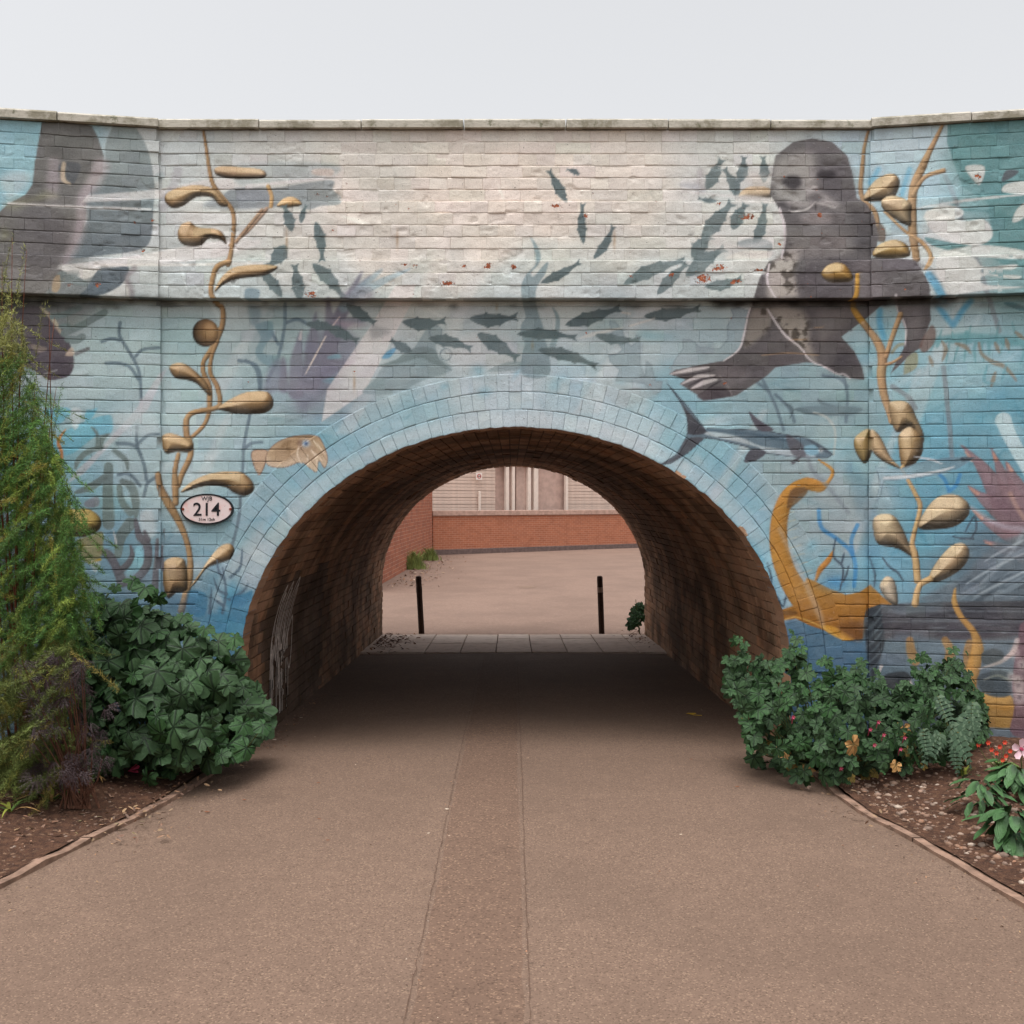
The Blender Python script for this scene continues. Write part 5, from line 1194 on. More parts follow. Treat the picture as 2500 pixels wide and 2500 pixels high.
for x, w in ((-.22, .12), (.02, .10), (.62, .12), (.86, .16), (2.12, .1)): place(panel('pilaster', ln(x, 1.1), ln(x + w, 1.1), .8, 3.05, .14, M_PIL), bl)
place(panel('door', ln(.16, 1.28), ln(.60, 1.28), .8, 3.0, .06, M_DOOR), bl)
place(panel('lintel', ln(-.4, 1.06), ln(1.1, 1.06), 3.06, 3.5, .2, M_RB), bl)
place(panel('downpipe', ln(-1.22, 1.1), ln(-1.14, 1.1), 1.0, 2.0, .08, M_PIL), bl)
place(panel('roof', ln(-8, .9), ln(14, .9), 4.2, 4.5, 2.5, M_DARK), bl)
# small warning sign on the boards
sx = -1.22; sp = Vector((sx, Y_at(sx) + 1.06, 2.56))
sg = thing('warning_sign', 'small white square sign with a red ring on the cream boards', 'sign', sp); ang = math.atan2(.70, 1)
sg.rotation_euler = (0, 0, ang)
add('panel', MB().box(-.13, .13, -.01, .01, -.13, .13).mesh('panel'), plain('sign_white', (226, 214, 206), .5, .03), sg)
add('ring', oval(.085, .085, -.018, -.010, 24, (.06, .06)).mesh('ring'), plain('sign_red', (178, 60, 52), .5, .05), sg, loc=(0, 0, .0))
add('bar', MB().box(-.06, .06, -.016, -.011, -.012, .012).mesh('bar'), plain('sign_black', (50, 46, 46), .5, .05), sg)
# ------------------------------------------------------------------ plants
def leaf_material(name, face, vein, hi, gloss=.58, veins=7.0, trans=.12):
    n = N(name); at = n.attr('lc', 'Vector'); sp = n.new('ShaderNodeSeparateXYZ'); n.set(sp, 'Vector', at)
    x, y = sp.outputs['X'], sp.outputs['Y']
    ang = n.math('ARCTAN2', y, x); r = n.math('SQRT', n.math('ADD', n.math('MULTIPLY', x, x), n.math('MULTIPLY', y, y)))
    k = n.math('ABSOLUTE', n.math('SUBTRACT', n.math('FRACT', n.math('ADD', n.math('MULTIPLY', ang, veins / 6.2832), .5)), .5))
    dist = n.math('MULTIPLY', k, r)
    rnd = n.new('ShaderNodeObjectInfo').outputs['Random']; p = n.pos()
    side = n.math('ABSOLUTE', n.math('SINE', n.math('ADD', n.math('MULTIPLY', r, 34.0), n.math('MULTIPLY', k, 30.0))))
    v = n.math('MAXIMUM', n.step(dist, .012, .085, 1, 0), n.step(side, .0, .35, .5, 0))
    c = n.mix(n.noise(7, 3, .6, p), face, hi); c = n.mix(n.step(n.noise(3.1, 2, .5, p), .35, .65, 0, .45), c, tuple(q * .55 for q in face[:3]) + (1,))
    c = n.mix(n.math('MULTIPLY', v, .85), c, vein)
    n.out(c, gloss, n.bump(n.math('SUBTRACT', n.noise(70, 3, .6, p), v), .55, .006)); n.b.inputs['Specular IOR Level'].default_value = .3
    return n.m
def palmate(R0, lobes, depth, cup, ruffle, seed, teeth=.06, sub=3):
    """lobed leaf: centre, two rings; local lc = flat coordinates / R0 ; leaf tip along -Y, face +Z"""
    r = np.random.default_rng(seed); n = lobes * sub * 2; a0 = .30; a = np.linspace(-math.pi / 2 + a0 - math.pi, math.pi / 2 - a0, n + 1) - math.pi / 2 + math.pi / 2
    a = np.linspace(math.pi / 2 + a0, 2.5 * math.pi - a0, n + 1); t = np.linspace(0, lobes, n + 1)
    lob = np.abs(np.cos(math.pi * t + math.pi / 2)) ** .6; size = .78 + .22 * np.sin(np.linspace(0, math.pi, n + 1)) 
    rad = size * (1 - depth + depth * lob) * (1 + r.normal(0, teeth, n + 1))
    V = [(0, 0, 0)]; L = [(0, 0, 0)]
    for q, zr in ((.52, .5), (1.0, 1.0)):
        for i in range(n + 1):
            x, y = rad[i] * q * math.cos(a[i]), rad[i] * q * math.sin(a[i])
            z = cup * (q ** 2) * R0 * -1 + ruffle * R0 * zr * (math.cos(2 * math.pi * t[i]) * .5 + r.normal(0, .35))
            V.append((x * R0, y * R0, z)); L.append((x, y, 0))
    T = [(0, 1 + i, 2 + i) for i in range(n)]; Q = [(1 + i, n + 2 + i, n + 3 + i, 2 + i) for i in range(n)]
    return np.array(V), np.array(Q), np.array(T), np.array(L)
def orient(nrm, roll):
    """rotation with local +Z on nrm and local -Y drooping downhill, then rolled"""
    z = Vector(nrm).normalized(); y = Vector((0, 0, 1)) - z * z.z
    if y.length < .05: y = Vector((0, 1, 0))
    y.normalize(); x = y.cross(z); m = Matrix((x, y, z)).transposed(); return m @ Matrix.Rotation(roll, 3, 'Z')

def leafy(root, spots, variants, mats, nparts=300, name='leaf'):
    """spots: (pos, normal, roll, scale, variant, material); the nearest become single leaves, the rest one mesh"""
    meshes = {}
    spots = sorted(spots, key=lambda s: (s[0][1] + 6.5) / (s[3] + .01) * (1.6 if s[1][1] > .2 else 1))
    for p, nm, roll, sc_, vi, mi in spots[:nparts]:
        if (vi, mi) not in meshes:
            V, Q, T, L = variants[vi]; me = mesh_np(name, V, Q, T, {'lc': L}); me.materials.append(mats[mi]); meshes[vi, mi] = me
        o = add(name, meshes[vi, mi], None, root); o.matrix_basis = Matrix.Translation(Vector(p) - root.location) @ orient(nm, roll).to_4x4() @ Matrix.Scale(sc_, 4)
    rest = {}
    for p, nm, roll, sc_, vi, mi in spots[nparts:]:
        V, Q, T, L = variants[vi]; m = np.array(orient(nm, roll)) * sc_
        rest.setdefault(mi, MB()).put(V @ m.T + np.array(p) - np.array(root.location), Q, T, L)
    for mi, mb in rest.items(): tag(add('foliage', mb.mesh('foliage', 'lc', True), mats[mi], root), kind='stuff')

M_MAL = leaf_material('mallow_leaf', col4(40, 66, 36), col4(14, 28, 14), col4(70, 98, 62))
M_MAL2 = leaf_material('young_mallow_leaf', col4(34, 64, 30), col4(14, 30, 14), col4(60, 96, 50))
M_YEL = leaf_material('yellowing_leaf', col4(176, 128, 74), col4(90, 80, 44), col4(196, 152, 98), .6)
M_OLD = leaf_material('old_leaf', col4(96, 92, 40), col4(66, 54, 28), col4(140, 108, 50), .6)
M_ART = leaf_material('grey_lobed_leaf', col4(56, 80, 58), col4(96, 116, 92), col4(80, 104, 80), .5)
M_STEM = plain('green_stem', (92, 98, 58), .7, .2, 30); M_WOOD = plain('brown_stem', (88, 58, 44), .8, .25, 30)

# silhouettes of the two mallow clumps, photograph pixels: top edge by x, bottom edge by x
def px3(x, y, Y): Z = Y + 6.5; return (x - 1250) * Z / FPX, Y, 1.6 - (y - HORIZON) * Z / FPX
def clump(top, bot, Ynear, Ywall, count, size, vs, yel, seed, mats, root, margin=18, stems=26):
    r = np.random.default_rng(seed); tx, ty = np.array(top).T; bx, by = np.array(bot).T; spots = []; tips = []
    tries = 0; pts = []
    while len(spots) < count and tries < count * 60:
        tries += 1; x = r.uniform(tx[0], tx[-1]); yt, yb = np.interp(x, tx, ty) + 26 * samp(NZ2, np.array([x * 1.1]), np.array([seed * 9.]))[0], np.interp(x, bx, by) + 22 * samp(NZ2, np.array([x * 1.3]), np.array([seed * 31.]))[0]
        if yb - yt < 20: continue
        y = r.uniform(yt + margin * .6, yb - margin * .4); u = (x - tx[0]) / (tx[-1] - tx[0]) * 2 - 1; v = (y - yt) / (yb - yt)
        hole = samp(NZ2, np.array([x * .55 + seed * 50]), np.array([y * .55]))[0] > .28
        bulge = math.sqrt(max(0, 1 - abs(u) ** 2.4)) * (0.35 + .65 * min(1, v * 1.6))
        shell = 1 - abs(r.normal(0, .30)) if r.random() < .8 else r.uniform(0, 1)
        shell = shell * .35 if hole else shell
        Y = Ywall - (Ywall - Ynear) * bulge * np.clip(shell, 0, 1.0)
        # photograph outline is scaled to the depth the leaf stands at
        q = np.array(px3(x, y, Y)); s = size * (.45 + .75 * r.random() ** .8) * (.75 if v < .12 else 1)
        if any(np.linalg.norm(q - o) < s * .58 for o in pts[-400:]): continue
        pts.append(q)
        nm = (u * .5 + r.normal(0, .4), -.7 + r.normal(0, .35), .62 - .4 * v + r.normal(0, .38))
        mi = 0 if r.random() < .7 else 1
        if v > .55 and r.random() < yel: mi = 2
        elif v > .35 and r.random() < yel * .8: mi = 3
        spots.append((q, nm, r.normal(0, .6), s, int(r.integers(len(vs))), mi)); tips.append((q, v))
    for k in range(16 if size > .08 else 26):
        x = r.uniform(tx[0], tx[-1]); up = r.random() < .6; yy = np.interp(x, tx, ty) - r.uniform(2, 22) if up else np.interp(x, bx, by) + r.uniform(-10, 8)
        q = np.array(px3(x, yy, (Ynear + Ywall) / 2 - .25 * (not up) + r.normal(0, .08))); spots.append((q, (r.normal(0, .5), -.6, .6 + r.normal(0, .3)), r.normal(0, .7), size * r.uniform(.35, .75), int(r.integers(len(vs))), 1 if up or r.random() < .6 else 3)); tips.append((q, .1))
    leafy(root, spots, vs, mats)
    # leaf stalks and branches run back to the crown base
    mb = MB(); c0 = np.array(root.location)
    bases = [np.array([c0[0] + r.normal(0, .14), c0[1] + r.normal(0, .05), 0.02]) for _ in range(7)]
    for k in r.permutation(len(tips))[:stems * 4]:
        q, v = tips[k]; b = bases[int(np.argmin([abs(q[0] - t[0]) + r.uniform(0, .2) for t in bases]))]
        m = b * .45 + q * .55 + np.array([r.normal(0, .03), .06, -.05]); 
        mb.tube(np.array([b, m, q + np.array([0, .02, .0])]) - c0, [.006, .0045, .0022], 4, False)
    add('stems', mb.mesh('stems', None, True), M_STEM, root)
pv = [palmate(1.0, 5, .22 + .03 * (s % 3), .22, .20, s, .075) for s in range(6)]
mallow = thing('mallow_bush', 'big-leaved dark green mallow bush against the wall below the oval number plate', 'bush', (-1.98, -.42, 0.02))
clump([(130, 1570), (190, 1480), (310, 1425), (400, 1475), (500, 1545), (565, 1565), (595, 1605), (622, 1655), (645, 1735)], [(130, 1640), (190, 1760), (260, 1880), (345, 1912), (400, 1875), (500, 1872), (575, 1845), (615, 1805), (645, 1770)], -1.0, -.16, 360, .104, pv, .006, 11, [M_MAL, M_MAL2, M_OLD, M_OLD], mallow)
pv2 = [palmate(1.0, 5, .34, .10, .16, 20 + s, .07) for s in range(5)]
ger = thing('geranium_bush', 'bushy small-leaved plant with yellowed leaves and pink buds under the timber beam painting', 'bush', (2.0, -.48, 0.02))
clump([(1775, 1600), (1800, 1570), (1880, 1600), (1930, 1545), (1965, 1580), (1990, 1640), (2060, 1615), (2120, 1635), (2180, 1660), (2240, 1620), (2310, 1600), (2360, 1610), (2390, 1680), (2405, 1740)], [(1775, 1660), (1800, 1740), (1830, 1830), (1860, 1890), (1960, 1905), (2050, 1905), (2130, 1890), (2250, 1880), (2350, 1840), (2405, 1800)], -.95, -.16, 700, .058, pv2, .03, 12, [M_MAL, M_MAL2, M_YEL, M_OLD], ger)
M_PINK2 = plain('pink_bud', (176, 70, 96), .6, .15, 60)
for x, y in ((2124, 1780), (2157, 1793), (2208, 1800), (2134, 1818), (2198, 1828), (2053, 1875), (1936, 1750), (2144, 1762)):
    q = Vector(px3(x, y, -.93)) - ger.location; mb = MB()
    for k in range(5): a = k * 1.257; mb.put([(0, 0, 0), (.008 * math.cos(a - .5), -.006, .008 * math.sin(a - .5)), (.013 * math.cos(a), -.012, .013 * math.sin(a)), (.008 * math.cos(a + .5), -.006, .008 * math.sin(a + .5))], [(0, 1, 2, 3)])
    mb.tube([(0, .004, 0), (.01, .06, -.05)], [.004, .002], 4); add('flower', mb.mesh('flower'), M_PINK2, ger, loc=q)
# deeply cut grey-green leaves
def pinnate(L, pairs, w, seed):
    r = np.random.default_rng(seed); V = []; T = []; Lc = []
    for i in range(pairs + 1):
        t = i / pairs; y = -L * t; z = -.35 * L * t * t; c = len(V)
        V += [(0, y, z), (0, y - L * .6 / pairs, z - .02 * L)]; Lc += [(.0, t, 0)] * 2
        for s in (-1, 1):
            ww = w * math.sin(math.pi * (.18 + .8 * t) ** .8) * r.uniform(.8, 1.15) + .02 * L; b = len(V)
            V += [(s * ww * .55, y - .02 * L + .03 * L, z + .04 * L), (s * ww, y - .10 * L, z - .03 * L), (s * ww * .5, y - .085 * L - .02 * L, z + .01 * L)]; Lc += [(s * .3, t, 0), (s * .6, t, 0), (s * .3, t, 0)]
            T += [(c, b, b + 2), (c, b + 2, c + 1), (b, b + 1, b + 2)] if s > 0 else [(c, b + 2, b), (c, c + 1, b + 2), (b, b + 2, b + 1)]
    return np.array(V), np.zeros((0, 4), int), np.array(T), np.array(Lc)
art = thing('artichoke_plant', 'grey-green plant with long deeply cut leaves at the end of the small-leaved bush', 'plant', (2.62, -.62, .06))
pvA = [pinnate(1.0, 8, .30, s) for s in range(3)]
spA = []
for x, y, s, roll in ((2375, 1715, .17, .1), (2365, 1745, .24, -.3), (2320, 1770, .22, .4), (2295, 1790, .2, -.7), (2385, 1760, .2, -.9), (2330, 1815, .16, 0), (2290, 1700, .16, .5), (2255, 1780, .16, .2)):
    spA.append((np.array(px3(x, y, -.86 + rng.uniform(-.1, .12))), (rng.normal(0, .25), -.8, .5), roll, s, int(rng.integers(3)), 0))
leafy(art, spA, pvA, [M_ART]); mb = MB()
for s in spA: mb.tube(np.array([(0, 0, 0), (s[0] - np.array(art.location)) * .5 + np.array([0, .05, 0]), s[0] - np.array(art.location)]), [.008, .006, .004], 5)
add('stems', mb.mesh('stems', None, True), M_STEM, art)

# --- feathery tamarisk at the left edge
def feather_mat():
    n = N('tamarisk_green'); a = n.attr('tint'); p = n.pos(); c = n.mix(n.step(n.noise(5, 3, .6, p), .4, .7, 0, .45), a, (.05, .07, .02, 1)); return n.out(c, .7)
M_FEA = feather_mat()
tam = thing('tamarisk_shrub', 'tall feathery green shrub with fine needle foliage and reddish twigs at the wing wall', 'shrub', (-2.62, -.95, .03))
r = np.random.default_rng(31); c0 = np.array(tam.location)
topx = [(-160, 900), (-60, 800), (0, 720), (40, 830), (70, 960), (110, 1080), (140, 1180), (165, 1250), (190, 1330), (185, 1420), (165, 1500), (160, 1580)]
mbS = MB(); NV = []; NT = []
plume = []
def right_edge(y):
    yy = [640, 780, 900, 1000, 1100, 1200, 1300, 1400, 1480, 1560, 1700, 1850, 1950]; xx = [10, 50, 85, 110, 140, 172, 200, 215, 200, 180, 170, 165, 140]; return np.interp(y, yy, xx)
for i in range(1150):
    y = r.uniform(760, 1900) if i > 60 else r.uniform(660, 900); xr = right_edge(y); x = xr - abs(r.normal(0, 60)) if r.random() < .45 else r.uniform(-160, xr)
    Y = -1.05 + r.normal(0, .16) - .12 * (y > 1500); tip = np.array(px3(x, y, Y))
    d = np.array([r.normal(.45, .4), r.normal(-.3, .3), r.uniform(.2, .9)]); d /= np.linalg.norm(d); Lp = r.uniform(.14, .36)
    plume.append((tip - d * Lp, tip, y))
for i in range(620):
    y = r.uniform(900, 1900); xr = right_edge(y); x = r.uniform(-170, xr - 15); tip = np.array(px3(x, y, -.80 + r.normal(0, .07)))
    d = np.array([r.normal(.3, .4), r.normal(-.2, .3), r.uniform(.2, .9)]); d /= np.linalg.norm(d); plume.append((tip - d * r.uniform(.14, .34), tip, y))
for s in ((30, 575, 70), (60, 600, 90), (110, 740, 130), (10, 640, 20), (45, 690, 100), (150, 935, 60), (140, 1000, 160), (125, 960, 60)):
    x, y, bx = s; tip = np.array(px3(x, y, -1.0)); plume.append((tip - np.array([.05, 0, .30]), tip, y))
AV = []
for b, t, y in plume:
    m = (b + t) / 2 + r.normal(0, .02, 3); ts = np.linspace(0, 1, 9)[:, None]; cv = (1 - ts) ** 2 * b + 2 * ts * (1 - ts) * m + ts ** 2 * t
    mbS.tube(cv[::2] - c0, [.0016, .0014, .0012, .0009, .0006], 3, False)
    k = 280 if y > 1020 else 110; u = r.random(k); q = (1 - u)[:, None] ** 2 * b + 2 * (u * (1 - u))[:, None] * m + (u ** 2)[:, None] * t
    ax = (t - b) / np.linalg.norm(t - b); dirs = r.normal(0, .6, (k, 3)) + ax * .7; q = q + r.normal(0, .006, q.shape); dirs /= np.linalg.norm(dirs, axis=1, keepdims=True)
    ln_ = r.uniform(.010, .034, k)[:, None]; wd = np.cross(dirs, r.normal(0, 1, (k, 3))); wd /= np.linalg.norm(wd, axis=1, keepdims=True) + 1e-9
    w = .0013; n0 = sum(len(v) for v in NV)
    V = np.stack([q - wd * w, q + wd * w, q + dirs * ln_], 1).reshape(-1, 3) - c0; NV.append(V); NT.append(np.arange(len(V)).reshape(-1, 3) + n0)
    g = r.random(); base_c = np.array([132, 152, 70]) if g < .22 else (np.array([84, 122, 60]) if g < .90 else np.array([150, 142, 68]))
    if y > 1560: base_c = base_c * .55 + np.array([112, 92, 50]) * .45
    if y < 850: base_c = np.array([150, 152, 90])
    AV.append(np.repeat(np.concatenate([lin(np.clip(base_c * r.uniform(.88, 1.12) * r.uniform(.75, 1.25, (k, 1)), 0, 255)), np.ones((k, 1))], 1), 3, 0))
tag(add('foliage', mesh_np('foliage', np.concatenate(NV), None, np.concatenate(NT), {'tint': np.concatenate(AV)}), M_FEA, tam), kind='stuff')
M_TWIG = plain('red_twig', (92, 50, 32), .7, .25, 40)
for i in range(11):
    x, y = (r.uniform(-60, 150), r.uniform(760, 1250)) if i > 4 else ((30, 580), (65, 610), (120, 760), (5, 650), (90, 900))[i]
    tip = np.array(px3(x, y, -1.0 + r.normal(0, .06))); b = np.array([c0[0] + r.normal(0, .09), c0[1] + r.normal(0, .05), .0]); m = b * .4 + tip * .6 + np.array([-.06, 0, -.05]); ts = np.linspace(0, 1, 10)[:, None]
    cv = (1 - ts) ** 2 * b + 2 * ts * (1 - ts) * m + ts ** 2 * tip; mbB = MB(); mbB.tube(cv - c0, np.linspace(.009, .0012, 10), 5); add('branch', mbB.mesh('branch', None, True), M_TWIG, tam)
tag(add('twigs', mbS.mesh('twigs', None, True), plain('green_twig', (84, 82, 40), .7, .25, 40), tam), kind='stuff')

# --- purple cut-leaf plant at its foot
M_PUR = leaf_material('purple_leaf', col4(66, 52, 54), col4(36, 26, 30), col4(96, 80, 82), .5)
pur = thing('purple_elder', 'dark purple fine-leaved plant between the feathery shrub and the mallow bush', 'plant', (-2.2, -1.28, .04))
def star(seed):
    r_ = np.random.default_rng(seed); V = []; T = []; L = []
    for k in range(7):
        a = -math.pi / 2 + (k - 3) * .42 + r_.normal(0, .06); l = .95 - .09 * abs(k - 3)
        for j in range(4):
            t0 = .25 + j * .2
            for s in (-1, 1):
                b = len(V); ca, sa = math.cos(a + s * .45), math.sin(a + s * .45); o = np.array([math.cos(a), math.sin(a)]) * l * t0
                V += [(o[0], o[1], -.2 * t0), (o[0] + .03 * -sa * s, o[1] + .03 * ca * s, -.2 * t0), (o[0] + ca * .24 * l, o[1] + sa * .24 * l, -.3 * t0 - .05)]; L += [(.2, .1, 0)] * 3; T.append((b, b + 1, b + 2))
        b = len(V); V += [(0, 0, 0), (math.cos(a) * l * .5 - math.sin(a) * .02, math.sin(a) * l * .5 + math.cos(a) * .02, -.06), (math.cos(a) * l, math.sin(a) * l, -.25)]; L += [(.2, .1, 0)] * 3; T.append((b, b + 1, b + 2))
    return np.array(V), np.zeros((0, 4), int), np.array(T), np.array(L)
pvP = [star(s) for s in range(3)]; spP = []
for i in range(110):
    x, y = r.uniform(50, 265), r.uniform(1590, 1900)
    if x > 200 and (y < 1700 or y > 1870): x -= 60
    spP.append((np.array(px3(x, y, -1.36 + r.normal(0, .08))), (r.normal(0, .5), -.7, .5 + r.normal(0, .3)), r.normal(0, .8), r.uniform(.06, .105), int(r.integers(3)), 0))
leafy(pur, spP, pvP, [M_PUR]); mb = MB(); c1 = np.array(pur.location)
for s in spP[::3]: mb.tube(np.array([(r.normal(0, .05), 0, 0), (s[0] - c1) * .6 + [0, .05, -.03], s[0] - c1]), [.005, .004, .002], 4, False)
add('stems', mb.mesh('stems', None, True), M_WOOD, pur)

# --- blade plants, rosettes, flowers on the beds
def blades(root, n_, l0, l1, w, spread, mat, seed, lay=.0, name='blade'):
    r_ = np.random.default_rng(seed)
    for i in range(n_):
        a = r_.uniform(0, 6.28); l = r_.uniform(l0, l1); ou = np.array([math.cos(a), math.sin(a), 0]); pts = []
        for t in np.linspace(0, 1, 6): pts.append(ou * (spread * l * t + lay * l * t * t) + np.array([0, 0, l * (t - (.55 + lay) * t * t)]))
        pts = np.array(pts) + np.append(r_.normal(0, .012, 2), 0); pts[:, 2] = np.maximum(pts[:, 2], -.01); sd_ = np.array([-ou[1], ou[0], 0]); ww = w * np.array([.6, 1, 1, .8, .5, .05])[:, None]
        V = np.concatenate([pts - sd_ * ww, pts + np.array([0, 0, -.15 * w]), pts + sd_ * ww]); add(name, mesh_np(name, V, np.concatenate([grid_faces(3, 6)])), mat if not isinstance(mat, list) else mat[int(r_.integers(len(mat)))], root)
M_BL = plain('blade_green', (86, 108, 52), .5, .25, 20); M_DRY = plain('dry_blade', (168, 132, 84), .8, .2, 20); M_BLY = plain('yellow_blade', (128, 132, 56), .6, .2, 20)
def onbed(x, y, side):
    """photograph pixel -> point on the bed"""
    Y = -.8
    for _ in range(12):
        h = 1.6 - bed_z((x - 1250) * (Y + 6.5) / FPX, Y, side); Y = h * FPX / (y - HORIZON) - 6.5
    X = (x - 1250) * (Y + 6.5) / FPX; return (X, Y, float(bed_z(X, Y, side)))
for k, (x, y, lab, n_, l1) in enumerate(((125, 1955, 'green and straw strap leaves sprawling on the soil near the pink bloom', 13, .22), (60, 1900, 'yellow-green strap leaves tangled under the feathery shrub', 14, .24), (215, 1900, 'flattened strap leaves beside the purple plant', 10, .2), (20, 1985, 'low tuft of dry strap leaves at the end of the bed', 9, .16))):
    t = thing('strap_leaf_plant', lab, 'plant', onbed(x, y, -1), 'strap leaf plants'); blades(t, n_, .09, l1, .008, .9, [M_BL, M_BLY, M_DRY], 60 + k, .35)
t = thing('grass_tuft', 'bright green grass tuft on the pebbly soil', 'grass', onbed(2350, 1895, 1)); blades(t, 22, .07, .15, .004, .45, [M_BLY, M_BL], 70)
fl = thing('fallen_flower', 'bright pink trumpet flower lying at the edge of the soil bed', 'flower', onbed(312, 1888, -1)); M_HOT = plain('hot_pink_petal', (222, 78, 112), .5, .15, 50)
for k in range(5):
    a = k * 1.257; V = [(.0, 0, .012), (.02, .012 * math.cos(a - .5), .02 + .012 * math.sin(a - .5)), (.05, .03 * math.cos(a - .4), .03 + .026 * math.sin(a - .4)), (.058, .034 * math.cos(a), .03 + .03 * math.sin(a)), (.05, .03 * math.cos(a + .4), .03 + .026 * math.sin(a + .4)), (.02, .012 * math.cos(a + .5), .02 + .012 * math.sin(a + .5))]
    add('petal', mesh_np('petal', V, [(0, 1, 2, 3), (0, 3, 4, 5)]), M_HOT, fl)
add('stalk', MB().tube([(0, 0, .012), (-.05, .01, .02), (-.09, .02, .012)], [.005, .004, .003], 5).mesh('stalk'), M_OLD, fl)
def oblong(seed):
    r_ = np.random.default_rng(seed); n_ = 7; V = []; L = []
    for i in range(n_):
        t = i / (n_ - 1); w = .24 * math.sin(math.pi * min(.98, t * .93 + .05)) ** .8 * (1 + r_.normal(0, .1))
        for s, zz in ((-1, .05), (0, 0), (1, .05)): V.append((s * w, -t, zz - .28 * t * t + r_.normal(0, .015))); L.append((s * .3, t * .5, 0))
    return np.array(V), grid_faces(n_, 3)[:, ::-1], np.zeros((0, 3), int), np.array(L)
pvO = [oblong(s) for s in range(3)]
M_ROS = leaf_material('rosette_leaf', col4(50, 84, 44), col4(26, 46, 24), col4(76, 112, 66), .5, 1.0)
for k, (x, y, n_, s, lab) in enumerate(((2395, 1985, 40, .085, 'small leafy green rosette plant on the pebbly soil'), (2478, 1945, 60, .095, 'bushy grey-green rosette plant near the red flowers'), (2470, 2062, 56, .11, 'broad-leaved rosette plant overhanging the pebbles at the bed corner'))):
    o3 = onbed(x, y, 1); t = thing('rosette_plant', lab, 'plant', o3, 'rosette plants'); sp_ = []
    for i in range(n_):
        a = r.uniform(0, 6.28); h = r.uniform(.02, .17); rr = r.uniform(.01, .10); el = r.uniform(.2, 1.1)
        pz = np.array([o3[0] + rr * math.cos(a), o3[1] + rr * math.sin(a), o3[2] + h]); sp_.append((pz, (-math.cos(a) * .2 + math.cos(a) * (1 - el), math.sin(a) * (.9 - el), .35 + el * .7), 0, s * r.uniform(.7, 1.2), int(r.integers(3)), 0))
    # leaves point outwards
    for q, nm, roll, sc_, vi, mi in sp_:
        me = mesh_np('leaf', pvO[vi][0] * sc_, pvO[vi][1], None, {'lc': pvO[vi][3]}); me.materials.append(M_ROS); a = math.atan2(q[1] - o3[1], q[0] - o3[0])
        add('leaf', me, None, t, loc=Vector(q) - t.location, rot=(r.uniform(-.1, .75), r.normal(0, .2), a + math.pi / 2))
    add('stem', MB().tube([(0, 0, -.02), (0, 0, .13)], [.007, .004], 5).mesh('stem'), M_STEM, t)
M_RED = plain('red_petal', (206, 74, 52), .6, .15, 60)
rf = thing('red_flower_clump', 'low clump of small orange-red flowers at the foot of the painted wing wall', 'flowers', onbed(2440, 1880, 1))
blades(rf, 30, .06, .14, .006, .5, M_BL, 81, .1, 'leaf')
for x, y in ((2412, 1813), (2440, 1823), (2452, 1812), (2432, 1838), (2455, 1845), (2420, 1830), (2465, 1833), (2447, 1855), (2388, 1818)):
    q = Vector(px3(x, y, rf.location.y - .02)) - rf.location; mb = MB()
    for k in range(6): a = k * 1.047; mb.put([(0, 0, 0), (.010 * math.cos(a - .5), -.004, .010 * math.sin(a - .5)), (.016 * math.cos(a), -.007, .016 * math.sin(a)), (.010 * math.cos(a + .5), -.004, .010 * math.sin(a + .5))], [(0, 1, 2, 3)])
    add('flower', mb.mesh('flower'), M_RED, rf, loc=q); add('stalk', MB().tube([(0, 0, 0), (q.x * .7, q.y, q.z * .5), tuple(q)], .002, 4).mesh('stalk'), M_STEM, rf)
pf = thing('pale_pink_flower', 'large pale pink five-petalled flower on a stalk by the red flowers', 'flower', onbed(2496, 1890, 1)); M_PPK = plain('pale_petal', (232, 196, 204), .5, .06, 30)
hd = Vector(px3(2492, 1828, pf.location.y - .05)) - pf.location
for k in range(5):
    a = k * 1.257 + .3; V = [(0, 0, 0)]
    for da, rr in ((-.55, .03), (-.35, .055), (0, .062), (.35, .055), (.55, .03)): V.append((rr * math.cos(a + da), -.012 - rr * .15, rr * math.sin(a + da)))
    add('petal', mesh_np('petal', np.array(V), None, [(0, i, i + 1) for i in range(1, 5)]), M_PPK, pf, loc=hd)
add('eye', MB().tube([(0, -.02, 0), (0, -.004, 0)], [.008, .01], 7).mesh('eye'), M_PINK2, pf, loc=hd); add('stalk', MB().tube([(0, 0, 0), (hd.x * .6, hd.y * .5, hd.z * .6), tuple(hd)], .0035, 5).mesh('stalk'), M_STEM, pf); blades(pf, 5, .08, .16, .012, .6, M_BL, 83, .1, 'leaf')

